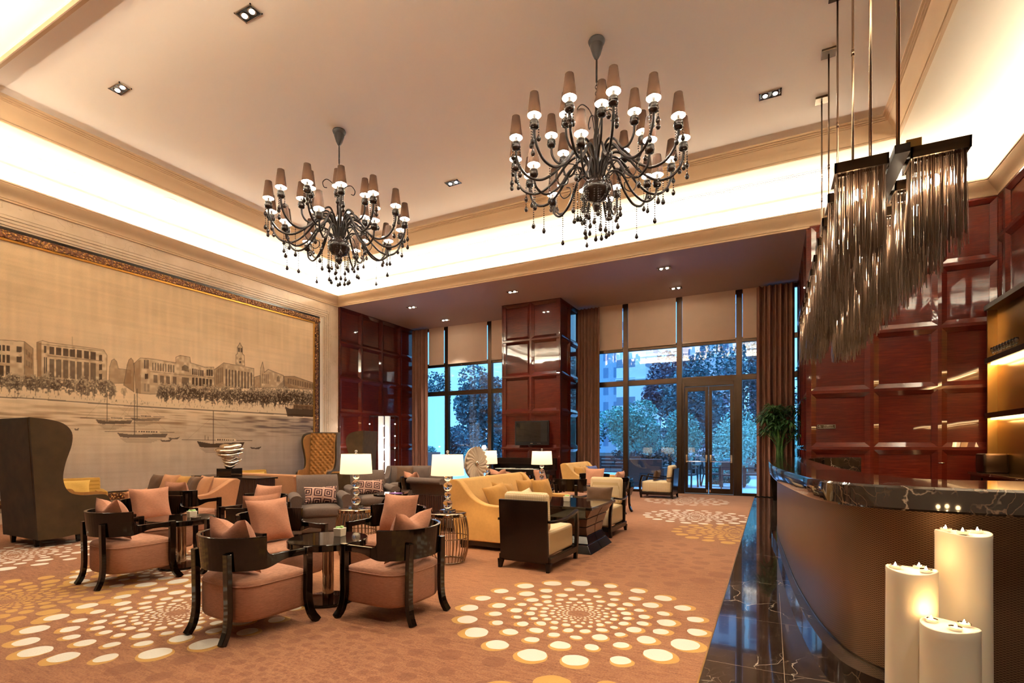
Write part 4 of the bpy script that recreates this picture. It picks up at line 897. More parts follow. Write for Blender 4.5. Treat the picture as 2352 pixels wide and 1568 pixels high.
# ---- tall wing chairs
def wing_chair(x, y, fx, fy, lab, W=.45):
    t = thing('wing_chair', lab, 'armchair', (x,y,0), face(fx,fy), 'tall tufted wing chairs')
    prof = crom([(-.40,.11),(-.15,.11),(.18,.17),(.38,.34),(.45,.52),(.40,.655),(.28,.675),(.10,.68),(-.06,.74),(-.13,.92),(-.11,1.15),(-.05,1.40),(-.05,1.58),(-.14,1.70),(-.30,1.755),(-.49,1.775)],4)
    prof = [(p[0],p[1]) for p in [(q[0],q[1]) for q in [(v[0],v[1]) for v in prof]]] if False else prof
    for s in (-1, 1):
        x0, x1 = (W-.05, W) if s > 0 else (-W, -W+.05)
        fl = lambda y_, z_: .06*s*sstep(.6,1.6,z_)*sstep(-.45,0,y_)
        b = MB(); b.prism([(p[0],p[1]) for p in prof], x0, x1, 'x'); b.v = [(v[0]+fl(v[1],v[2]), v[1], v[2]) for v in b.v]; wg = b.build('wing_side', M['taupe_velvet'], t, smooth=True, angle=45)
        b = MB(); xi0, xi1 = (W-.075, W-.052) if s > 0 else (-W+.052, -W+.075)
        b.prism([(p[0]*.985-.004, .2+(p[1]-.11)*.915) for p in prof if p[1] > .3 or p[0] < 0], xi0, xi1, 'x'); b.v = [(v[0]+fl(v[1],v[2]), v[1], v[2]) for v in b.v]; b.build('wing_lining', M['brown_velvet'], wg, smooth=True, angle=45)
    MB().prism([(-.40,.11),(-.34,.11),(-.42,1.76),(-.50,1.775)], -W+.04, W-.04, 'x').build('back_shell', M['taupe_velvet'], t, bevel=.01)
    def tf(u, v):
        xx = (u-.5)*2*(W-.08); z = .42+v*1.32; y0 = -.35-.075*(z-.11)/1.65+.07
        a, c = xx/.14, (z-.42)/.15; k = 1e9
        for (oi, oj) in ((round(a), round(c)), (math.floor(a)+.5, math.floor(c)+.5)):
            k = min(k, math.hypot((a-oi)*.14, (c-oj)*.15))
        dep = -.045*math.exp(-(k/.028)**2)-.012*math.exp(-(abs(abs(a*.9+c*.9-round(a*.9+c*.9)))/.12)**2)*0
        y = y0+.055*math.sqrt(min(k,.08)/.08)-.035+dep*.5
        return (xx, y, z)
    MB().grid(tf, 44, 76).build('tufted_back', M['brown_velvet'], t, smooth=True)
    b = MB()
    for j in range(9):
        for i in range(-3, 4):
            for o in (0, .5):
                xx = (i+o)*.14; z = .42+(j+o)*.15
                if abs(xx) < W-.11 and z < 1.72: b.ball((xx, -.35-.075*(z-.11)/1.65+.053, z), .011, 6)
    b.build('buttons', M['brown_velvet'], t, smooth=True)
    MB().rbox(-W+.08,-.32,.28,W-.08,.36,.48,.05,3,.03).build('seat_cushion', M['brown_velvet'], t, smooth=True, angle=60)
    MB().box(-W+.05,-.36,.12,W-.05,.20,.28).build('seat_frame', M['taupe_velvet'], t)
    for sx in (-1,1):
        MB().frus((sx*.36-.02,-.37,sx*.36+.02,-.33,0),(sx*.36-.03,-.38,sx*.36+.03,-.32,.12)).build('leg', M['darkwood'], t)
        MB().frus((sx*.36-.02,.10,sx*.36+.02,.14,0),(sx*.36-.03,.09,sx*.36+.03,.15,.14)).build('leg', M['darkwood'], t)
    return t
wing_chair(-9.36, 3.62, 0.0, 1, 'huge brown wing chair at the left edge with its back turned', .54)
wing_chair(-11.36, 10.30, .42, -.9, 'tall wing chair with a button-tufted back facing out beside the painting')
wing_chair(-9.95, 10.2, -.95, -.32, 'tall wing chair turned sideways just above the first lamp shade')
# ---- rolled grey armchairs
def roll_armchair(x, y, fx, fy, lab, W=.90, D=.86, m='gray_chenille', wood_back=False, H=.90):
    t = thing('rolled_armchair', lab, 'armchair', (x,y,0), face(fx,fy), 'grey armchairs with rolled arms'); w = W/2; d = D/2
    MB().rbox(-w+.14,-d+.10,.07,w-.14,d-.04,.30,.02).build('base', M[m], t, smooth=True, angle=50)
    MB().rbox(-w+.165,-d+.26,.295,w-.165,d-.01,.445,.045,3,.025).build('seat_cushion', M[m], t, smooth=True, angle=60)
    pr = crom([(-d+.14,.10),(-d+.03,.60),(-d-.04,H-.10),(-d-.10,H-.09),(-d-.115,H-.04),(-d-.07,H),(-d+.02,H-.01),(-d+.11,H-.12),(-d+.25,.42),(-d+.28,.10)],4)
    MB().prism([(p[0],p[1]) for p in pr], -w+.13, w-.13, 'x').build('backrest', M[m], t, smooth=True, angle=50)
    if wood_back: MB().box(-w+.14,-d+.0,.12,w-.14,-d+.10,.58).build('wood_back_panel', M['ribbed_wood'], t)
    for s in (-1,1):
        c = s*(w-.085); pr = [(c-.07,.07),(c-.07,.53)]+[(c+.0+.088*math.cos(R(a))*1, .575+.065*math.sin(R(a))) for a in range(205,-30,-18)]+[(c+.07,.53),(c+.07,.07)]
        MB().prism(pr, -d+.06, d, 'y').build('rolled_arm', M[m], t, smooth=True, angle=40)
        for yy in (-d+.12, d-.08): MB().frus((c-.02,yy-.02,c+.02,yy+.02,0),(c-.03,yy-.03,c+.03,yy+.03,.075)).build('foot', M['darkwood'], t)
    return t
def lpos(x, y, fx, fy, lx, ly):
    rz = face(fx,fy); return x+lx*math.cos(rz)-ly*math.sin(rz), y+lx*math.sin(rz)+ly*math.cos(rz), rz
roll_armchair(-6.42,5.85,.80,-.60,'grey armchair with rolled arms closest to the near lamp'); px_, py_, rz_ = lpos(-6.42,5.85,.8,-.6,-.02,-.07); pillow('key',(px_,py_,.60),rz_,.32,'key-patterned lumbar pillow on the grey armchair closest to the near lamp','key-patterned lumbar pillows')
roll_armchair(-6.78,7.42,.80,-.60,'grey armchair partly hidden behind the near lamp'); px_, py_, rz_ = lpos(-6.78,7.42,.8,-.6,0,-.07); pillow('key',(px_,py_,.60),rz_,.32,'key-patterned lumbar pillow behind the crystal stem of the near lamp','key-patterned lumbar pillows')
roll_armchair(-4.98,7.25,.12,1,'dark armchair with a wooden back panel, seen from behind left of the gold sofa',1.0,.86,'gray_chenille',True,.86)
# round side table on a ring base
t = thing('ring_base_table', 'black side table on an open ring base between the grey armchairs', 'table', (-5.48,6.45,0))
MB().lathe([(.27,.585),(.275,.59),(.275,.615),(.27,.62),(.001,.62)], 36).build('tabletop', M['lacquer'], t, smooth=True, angle=35)
MB().tube([(.19*math.cos(a), 0, .33+.235*math.sin(a)) for a in [2*PI*k/28 for k in range(29)]], .028, 8).build('ring', M['lacquer'], t, smooth=True); MB().lathe([(.18,0),(.18,.02),(.06,.06),(.05,.11),(.001,.11)], 28).build('foot_disc', M['lacquer'], t, smooth=True, angle=35); MB().lathe([(.05,.555),(.08,.585)], 16).build('collar', M['lacquer'], t)
tag(MB().box(-.09,-.06,0,.09,.06,.006).build('folded_leaflet', simple('purple_print', (.28,.10,.35), .5), loc=(-5.42,6.50,.62)), 'purple leaflet lying on the ring-base table', 'leaflet')
# ---- slope-armed sofas
def slope_sofa(x, y, fx, fy, W, lab, m, D=.95, H=.92, low=.60, grp=None):
    t = thing('slope_arm_sofa', lab, 'sofa', (x,y,0), face(fx,fy), 0, ) if False else thing('slope_arm_sofa', lab, 'sofa', (x,y,0), face(fx,fy), grp); w = W/2; d = D/2
    MB().prism([(-d+.12,.13),(-d-.02,H-.04),(-d+.0,H),(-d+.07,H+.005),(-d+.13,H-.04),(-d+.30,.40),(-d+.30,.13)], -w+.09, w-.09, 'x').build('backrest', M[m], t, smooth=True, angle=40, bevel=.02)
    top = crom([(-d-.04,H-.03),(-d+.04,H+.005),(-d+.15,H-.03),(-d+.33,low+.10),(-d+.55,low),(d-.06,low-.015),(d,low-.05)],4)
    pr = [(-d+.10,.12)]+[(p[0],p[1]) for p in top]+[(d-.02,.12)]
    for s in (-1,1):
        x0, x1 = (w-.13, w) if s > 0 else (-w, -w+.13)
        MB().prism(pr, x0, x1, 'x').build('arm', M[m], t, smooth=True, angle=35, bevel=.028)
    MB().rbox(-w+.12,-d+.12,.12,w-.12,d-.02,.30,.02).build('base', M[m], t, smooth=True, angle=50)
    n = 2 if W > 1.3 else 1; cw = (W-.28)/n
    for k in range(n): MB().rbox(-w+.14+k*cw,-d+.27,.295,-w+.14+(k+1)*cw-.006,d,.45,.045,3,.02).build('seat_cushion', M[m], t, smooth=True, angle=60)
    MB().box(-w+.05,-d+.12,0.05,w-.05,d-.05,.125).build('plinth', M['darkwood'], t)
    for sx in (-1,1):
        for yy in (-d+.16, d-.1): MB().box(sx*(w-.1)-.03,yy-.03,0,sx*(w-.1)+.03,yy+.03,.055).build('foot', M['darkwood'], t)
    return t
slope_sofa(-3.42,6.88,1,0,2.12,'gold velvet sofa behind the cream armchair with the black back','gold_velvet',.98,.93,.61,'gold velvet sofas')
slope_sofa(-4.12,12.55,1,0,1.75,'small gold sofa by the window beside the pillar curtain','gold_velvet',.9,.95,.62,'gold velvet sofas')
for (ly, lx, k, tl, rl, lab) in ((6.30,-3.40,'gold',.5,.15,'gold pillow slumped against the near arm of the gold sofa'),(6.62,-3.47,'gold',.45,-.1,'gold pillow second from the near arm of the gold sofa'),(7.42,-3.47,'gold',.4,0,'gold pillow near the far end of the gold sofa'),(7.50,-3.25,'gold',.35,.0,'large gold pillow leaning at the far arm of the gold sofa'),(7.12,-3.36,'pale',.5,.2,'small pale patterned pillow on the gold sofa')):
    pillow(k, (lx,ly,.655 if k == 'gold' else .59), face(1,-.25), tl, lab, 'pillows on the gold sofas', rl)
for (lx, ly, k, f, lab) in ((-4.22,12.1,'gold',(1,-.2),'gold pillow on the small gold sofa by the window, the first from the near arm'),(-4.22,12.5,'gold',(1,-.1),'gold pillow in the middle of the small gold sofa by the window'),(-4.12,12.78,'blue',(1,-.35),'dark blue pillow on the small gold sofa by the window'),(-4.16,13.03,'pale',(1,-.5),'pale patterned pillow at the far end of the small gold sofa')):
    pillow(k, (lx,ly,.67 if k != 'pale' else .6), face(*f), .35, lab, 'pillows on the gold sofas')
slope_sofa(-9.5,5.48,0,-1,2.0,'salmon sofa facing the viewer, backed by the ribbed console','salmon_velvet',.85,.80,.57,'salmon velvet sofas')
slope_sofa(-9.4,7.55,0,1,2.0,'salmon sofa on the far side of the ribbed console, facing away','salmon_velvet',.85,.80,.57,'salmon velvet sofas')
for lx, ly, k, f, lab in ((-10.15,5.45,'brown_sq',(.1,-1),'dark brown pillow at the left end of the salmon sofa'),(-9.78,5.44,'salmon',(0,-1),'salmon pillow beside the left brown one on the salmon sofa'),(-9.42,5.48,'gold',(0,-1),'gold patterned pillow in the middle of the salmon sofa'),(-9.05,5.45,'brown_sq',(-.15,-1),'dark brown pillow leaning at the right arm of the salmon sofa'),(-8.80,5.47,'salmon',(-.2,-1),'salmon pillow behind the right brown one on the salmon sofa')):
    pillow(k, (lx,ly-.02,.655), face(*f), .35, lab, 'pillows on the salmon sofa')
# dark sofa beyond the second lamp
slope_sofa(-7.95,10.4,.5,-.85,1.7,'dark brown sofa in the far left corner behind the second lamp shade','gray_chenille',.9,.86,.6)
for dx, k, lab in ((.35,'brown_sq','dark striped pillow on the dark corner sofa'),(-.05,'gray','grey pillow on the dark corner sofa')):
    a, b_, r_ = lpos(-7.95,10.4,.5,-.85,dx,-.08); pillow(k,(a,b_,.66),r_,.35,lab)
# ---- cream lounge chairs with dark board backs
def lounge_chair(x, y, fx, fy, lab):
    t = thing('board_back_chair', lab, 'armchair', (x,y,0), face(fx,fy), 'cream armchairs with dark board backs')
    MB().bar([(0,-.395,.10),(0,-.44,.785)], .60, .035, (0,1,0)).build('back_board', M['darkwood'], t, bevel=.006)
    MB().box(-.30,-.405,.085,.30,-.365,.155).build('rear_rail', M['darkwood'], t, bevel=.004); MB().box(-.30,.37,.085,.30,.41,.155).build('front_rail', M['darkwood'], t, bevel=.004)
    for s in (-1,1):
        MB().box(s*.30-.025,-.40,.085,s*.30+.025,.41,.155).build('side_rail', M['darkwood'], t, bevel=.004)
        MB().frus((s*.300-.018,-.435,s*.300+.018,-.395,0),(s*.30-.032,-.425,s*.30+.032,-.355,.10)).build('rear_leg', M['darkwood'], t, bevel=.003)
        MB().bar(crom([(s*.305,.40,0),(s*.305,.425,.15),(s*.31,.435,.32),(s*.32,.405,.50),(s*.33,.36,.605)],4), [.042]*17, [.052]*17, (0,1,0)).build('front_post', M['darkwood'], t, bevel=.004)
        MB().bar(crom([(s*.335,.37,.60),(s*.345,.20,.575),(s*.345,-.05,.545),(s*.325,-.28,.545),(s*.305,-.42,.555)],4), [.05]*17, [.028]*17).build('arm', M['darkwood'], t, bevel=.004)
    MB().rbox(-.278,-.36,.155,.278,.405,.435,.035,3,.025).build('seat_cushion', M['cream_check'], t, smooth=True, angle=60)
    b = MB().rbox(-.275,-.07,0,.275,.07,.44,.05,3,.0); b.xf(Matrix.Translation((0,-.30,.43)) @ Matrix.Rotation(.10,4,'X')); b.build('back_cushion', M['cream_check'], t, smooth=True, angle=60)
    return t
lounge_chair(-2.46,5.56,.02,1,'cream armchair whose dark board back faces the viewer')
lounge_chair(-2.44,7.92,-.03,-1,'cream armchair facing the viewer across the stacked-block table'); pillow('brown',(-2.45,7.90,.595),face(-.03,-1),.22,'brown lumbar pillow on the cream armchair facing the viewer')
lounge_chair(-2.66,13.98,-1,.05,'cream armchair in profile beside the glass doors'); pillow('brown',(-2.72,13.98,.60),face(-1,.05),.25,'brown lumbar pillow on the cream armchair beside the glass doors')
t = thing('dark_stool', 'dark tapered stool by the window between the seats and the cream armchair in profile', 'stool', (-3.65,14.1,0)); MB().frus((-.17,-.17,.17,.17,0),(-.24,-.24,.24,.24,.24)).frus((-.24,-.24,.24,.24,.24),(-.20,-.20,.20,.20,.45)).build('body', M['lacquer'], t, bevel=.01); MB().box(-.21,-.21,.45,.21,.21,.48).build('top', M['lacquer'], t, bevel=.006)
# ---- block-stacked coffee table
t = thing('block_coffee_table', 'dark coffee table on stacked tapered blocks between the cream armchairs', 'table', (-2.50,6.70,0))
MB().box(-.50,-.55,.575,.50,.55,.61).build('tabletop', M['lacquer'], t, bevel=.004)
MB().box(-.46,-.50,.46,.40,.50,.575).build('apron', M['lacquer'], t)
m_, t_, b_ = newmat('block_face', (.085,.045,.028), .35, coat=.4)
rows = [(.455,.572,.475,.405,.50),(.335,.445,.405,.375,.44),(.215,.325,.37,.365,.38),(.115,.205,.365,.40,.40),(.0,.105,.40,.47,.48)]
for sx in (-1,1):
    for sy in (-1,1):
        for z0, z1, xt, xb, hy in rows:
            xt2 = xt if z0 > .2 else xt; xb2 = xb
            wt, wb = (hy, hy-.05) if z0 > .2 else (hy-.06, hy)
            if sx > 0: bb, tt = (.12,.012 if sy > 0 else -wb,xb2,wb if sy > 0 else -.012,z0), (.12,.012 if sy > 0 else -wt,xt2,wt if sy > 0 else -.012,z1)
            else: bb, tt = (-xb2,.012 if sy > 0 else -wb,-.12,wb if sy > 0 else -.012,z0), (-xt2,.012 if sy > 0 else -wt,-.12,wt if sy > 0 else -.012,z1)
            MB().frus(bb, tt).build('pedestal_block', M['block_face'] if False else (m_ if z0 > .2 else M['darkwood']), t, bevel=.004)
MB().box(-.34,-.30,.02,.34,.30,.46).build('pedestal_core', M['lacquer'], t)
planter(-2.55,6.72,.61,'white cube planter on the block-stacked coffee table')
# ---- yellow wicker armchairs along the painted wall
def wicker_chair(x, y, fx, fy, lab, W=1.0, H=.78):
    t = thing('wicker_armchair', lab, 'armchair', (x,y,0), face(fx,fy), 'yellow wicker armchairs along the painted wall'); w = W/2
    MB().rbox(-w+.10,-.38,.08,w-.10,.38,.36,.02).build('base', M['yellow_wicker'], t)
    MB().prism([(-.34,.10),(-.42,H-.03),(-.39,H),(-.31,H),(-.20,.36),(-.20,.10)], -w+.05, w-.05, 'x').build('backrest', M['yellow_wicker'], t, smooth=True, angle=40, bevel=.02)
    for s in (-1,1): MB().rbox(s*(w-.065)-.065,-.36,.08,s*(w-.065)+.065,.40,.56,.02).build('armrest', M['yellow_wicker'], t)
    MB().rbox(-w+.14,-.20,.355,w-.14,.39,.45,.035,3,.02).build('seat_cushion', M['yellow_fabric'], t, smooth=True, angle=60)
    for sx in (-1,1):
        for yy in (-.32,.32): MB().box(sx*(w-.12)-.025,yy-.025,0,sx*(w-.12)+.025,yy+.025,.085).build('foot', M['darkwood'], t)
wicker_chair(-11.35,4.60,1,-.35,'yellow wicker armchair beside the huge brown wing chair'); pillow('yellow',(-11.22,4.57,.62),face(1,-.35),.3,'yellow lumbar pillow beside the huge brown wing chair')
wicker_chair(-11.25,8.15,1,-.1,'yellow wicker armchair behind the metal sculpture',1.25); pillow('yellow',(-11.18,8.20,.60),face(1,-.1),.3,'piped yellow lumbar pillow behind the metal sculpture')
# ---- consoles, sculpture, desk, television
t = thing('ribbed_console', 'long ribbed dark console carrying the metal sculpture', 'console', (-9.4,6.42,0))
MB().box(-.98,-.24,.76,.98,.24,.79).build('top', M['darkwood'], t, bevel=.004); MB().box(-.93,-.21,.0,.93,.21,.76).build('ribbed_body', M['ribbed_wood'], t)
t = thing('metal_sculpture', 'polished wavy metal sculpture on a dark block', 'sculpture', (-9.52,6.42,.79), .3)
MB().box(-.16,-.16,0,.16,.16,.155).build('block', M['lacquer'], t, bevel=.004)
def blob(c, rx, ry, rz, ph, amp=.10):
    b = MB()
    def f(u, v):
        th = 2*PI*u; p = PI*(v*.98+.01); k = 1+amp*math.sin(3*th+ph)*math.sin(p); x = rx*k*math.sin(p)*math.cos(th); y = ry*k*math.sin(p)*math.sin(th); z = -rz*math.cos(p)+.035*math.sin(2*th+ph)*math.sin(p)+.022*math.sin(x*7+ph)*math.sin(p)
        return (c[0]+x, c[1]+y, c[2]+z)
    return b.grid(f, 28, 14, True)
b = MB()
for c, rx, ry, rz, ph in (((.01,0,.205),.13,.10,.055,.2),((.04,.0,.275),.20,.13,.05,.5),((.0,0,.345),.17,.13,.06,.9),((-.02,0,.42),.27,.18,.06,.6),((-.03,0,.50),.30,.19,.06,.9),((.02,0,.565),.22,.14,.06,1.2)): b2 = blob(c, rx, ry, rz, ph); b.add(b2.v, b2.f)
b.build('metal_waves', M['warm_chrome'] if False else M['chrome'], t, smooth=True)
t = thing('writing_desk', 'long dark writing desk with a raised back under the television', 'desk', (-6.55,13.52,0))
MB().box(-1.0,-.36,.66,1.0,.34,.70).build('desk_top', M['darkwood'], t, bevel=.006); MB().box(-.96,-.33,.54,.96,.32,.66).build('drawer_case', M['darkwood'], t)
for k in range(3): f_ = MB().box(-.92+k*.62,-.345,.56,-.34+k*.62,-.33,.645).build('drawer_front', M['darkwood'], t, bevel=.004); MB().ball((-.63+k*.62,-.355,.60), .012, 8).build('knob', M['bronze'], f_)
MB().box(-1.0,.24,.70,1.0,.33,1.02).build('raised_back', M['darkwood'], t, bevel=.006); MB().box(-.98,.05,.84,.98,.24,.86).build('shelf', M['darkwood'], t)
for sx in (-1,1):
    MB().box(sx*.93-.04,-.32,0,sx*.93+.04,-.22,.54).build('leg', M['darkwood'], t); MB().box(sx*.93-.04,.2,0,sx*.93+.04,.31,.54).build('leg', M['darkwood'], t); MB().box(sx*.97-.02,.05,.70,sx*.97+.02,.24,.84).build('shelf_support', M['darkwood'], t)
for k in range(7):
    x_ = -7.2+k*.19; m_ = tag(MB().box(-.085,-.12,0,.085,.12,.012+.006*(k % 3)).build('newspaper', M['paper'], loc=(x_,13.36,.70)), ['leftmost newspaper in the row on the writing desk','second newspaper from the left on the writing desk','third newspaper from the left on the writing desk','newspaper in the middle of the row on the writing desk','third newspaper from the right on the writing desk','second newspaper from the right on the writing desk','rightmost newspaper in the row on the writing desk'][k], 'newspaper', 'newspapers on the writing desk'); m_.rotation_euler = (0,0,random.uniform(-.1,.1))
t = thing('television', 'flat black television mounted on the red panelled pillar', 'television', (-6.375,13.88,1.77))
MB().box(-.56,-.04,-.37,.56,.03,.36).build('casing', M['black_plastic'], t, bevel=.012); MB().box(-.51,-.044,-.26,.51,-.039,.32).build('screen', M['screen'], t); MB().box(-.2,.03,-.2,.2,.07,.2).build('wall_bracket', M['black_metal'], t)
MB().box(-.04,-.0445,-.325,.04,-.040,-.31).build('badge', M['chrome'], t)
for k in range(3): MB().lathe([(.008,0),(.008,.006),(.001,.006)], 8, (.2+k*.04,0,0)).xf(Matrix.Translation((0,-.04,-.315)) @ Matrix.Rotation(PI/2,4,'X')).build('button', M['chrome'], t)
t = thing('lamp_console', 'dark console behind the gold sofa carrying the fluted disc and a lamp', 'console', (-4.85,8.22,0)); MB().box(-.28,-.42,.56,.28,.42,.60).build('top', M['darkwood'], t, bevel=.004); MB().box(-.24,-.38,0,.24,.38,.56).build('body', M['ribbed_wood'], t)
t = thing('fluted_disc', 'round fluted stone disc with a polished centre standing behind the gold sofa', 'ornament', (-4.80,7.97,.60), face(.98,-.12))
def fl(u, v):
    th = 2*PI*u; r = .03+v*.265; a = th+.55*v; k = (math.sin(20*a)); ro = r*(1+(.05*abs(math.sin(10*a)) if v > .9 else 0)); return (ro*math.cos(th), .03*(1-v*.6)+.034*abs(math.sin(10*a))*v, .47+ro*math.sin(th))
b = MB().grid(fl, 200, 8, True); b.build('front_flutes', M['stone'], t, smooth=True)
MB().lathe([(.295,0),(.29,.03),(.03,.03)], 40).xf(Matrix.Translation((0,.004,.47)) @ Matrix.Rotation(PI/2,4,'X')).build('back_disc', M['stone'], t, smooth=True, angle=40); MB().ball((0,.045,.47), .045, 14, (1,.5,1)).build('centre_boss', M['chrome'], t, smooth=True)
MB().box(-.10,-.05,0,.10,.05,.02).build('stand', M['black_metal'], t); MB().box(-.015,-.02,.02,.015,.01,.20).build('stand_post', M['black_metal'], t)
# ================================================================ wire drum tables and crystal lamps
def drum_table(x, y, lab, first=[None]):
    if first[0]: return dup(first[0], (x,y,0), 0, lab)
    t = thing('wire_drum_table', lab, 'table', (x,y,0), 0, 'barrel-shaped wire side tables'); first[0] = t
    MB().lathe([(.222,.552),(.226,.555),(.226,.588),(.220,.592),(.001,.592)], 40).build('mirror_top', M['warm_chrome'], t, smooth=True, angle=35)
    rib = MB().tube(crom([(.205,0,.02),(.235,0,.12),(.25,0,.28),(.243,0,.42),(.215,0,.555)],4), .0055, 6); r0 = rib.build('wire_rib', M['warm_chrome'], t, smooth=True)
    for k in range(1, 34): c = r0.copy(); COL.objects.link(c); c.rotation_euler = (0,0,2*PI*k/34)
    for z, r, nm in ((.016,.203,'bottom_ring'),(.30,.2495,'middle_ring')): MB().tube([(r*math.cos(2*PI*k/40), r*math.sin(2*PI*k/40), z) for k in range(41)], .011 if z < .1 else .006, 6).build(nm, M['warm_chrome'], t, smooth=True)
    return t
def crystal_lamp(x, y, z, lab, first=[None], power=18):
    if first[0]: t = dup(first[0], (x,y,z), 0, lab); return t
    t = thing('crystal_table_lamp', lab, 'lamp', (x,y,z), .3, 'crystal table lamps with drum shades'); first[0] = t
    MB().box(-.07,-.07,0,.07,.07,.035).build('base', M['crystal'], t, bevel=.004); MB().box(-.072,-.072,0,.072,.072,.006).build('base_plate', M['chrome'], t)
    z0 = .037
    for r in (.058,.042,.055,.042):
        MB().lathe([(.018,0),(.018,.006)], 12, (0,0,z0)).build('spacer', M['chrome'], t); z0 += .006
        MB().ball((0,0,z0+r), r, 20).build('crystal_ball', M['crystal'], t, smooth=True); z0 += 2*r
    MB().lathe([(.016,0),(.020,.01),(.012,.05),(.010,.10)], 12, (0,0,z0)).build('socket', M['chrome'], t, smooth=True); zs = .445
    sh = MB().lathe([(.200,zs),(.183,zs+.25)], 40, cap=False); o = sh.build('lamp_shade', M['lamp_shade'], t, smooth=True)
    s = o.modifiers.new('thick', 'SOLIDIFY'); s.thickness = .004
    b = MB().lathe([(.182,zs+.246),(.02,zs+.252),(.012,zs+.262)], 24, cap=False); b.build('shade_spider', M['chrome'], t, smooth=True)
    MB().ball((0,0,zs+.285), .018, 12).build('finial', M['crystal'], t, smooth=True); MB().lathe([(.012,zs+.255),(.009,zs+.27)], 10).build('finial_neck', M['chrome'], t)
    MB().ball((0,0,zs+.10), .028, 10, (1,1,1.3)).build('bulb', M['shade_lining'], t, smooth=True)
    l = light('lamp_light', 'POINT', (0,0,zs+.16), power, (1,.72,.42), shadow_soft_size=.04); l.parent = t
    return t
LP = [(-4.72,4.89,.592,'crystal lamp on the wire table in front of the grey armchairs'), (-3.46,5.10,.592,'crystal lamp on the wire table at the near end of the gold sofa'), (-3.84,8.80,.592,'crystal lamp beyond the gold sofa in front of the writing desk')]
for (x,y,z,l), d in zip(LP, ('wire drum table in front of the grey armchairs','wire drum table at the near end of the gold sofa','wire drum table beyond the gold sofa before the writing desk')): drum_table(x,y,d); crystal_lamp(x,y,z,l)
crystal_lamp(-4.83,8.45,.60,'crystal lamp partly hidden by the fluted stone disc')
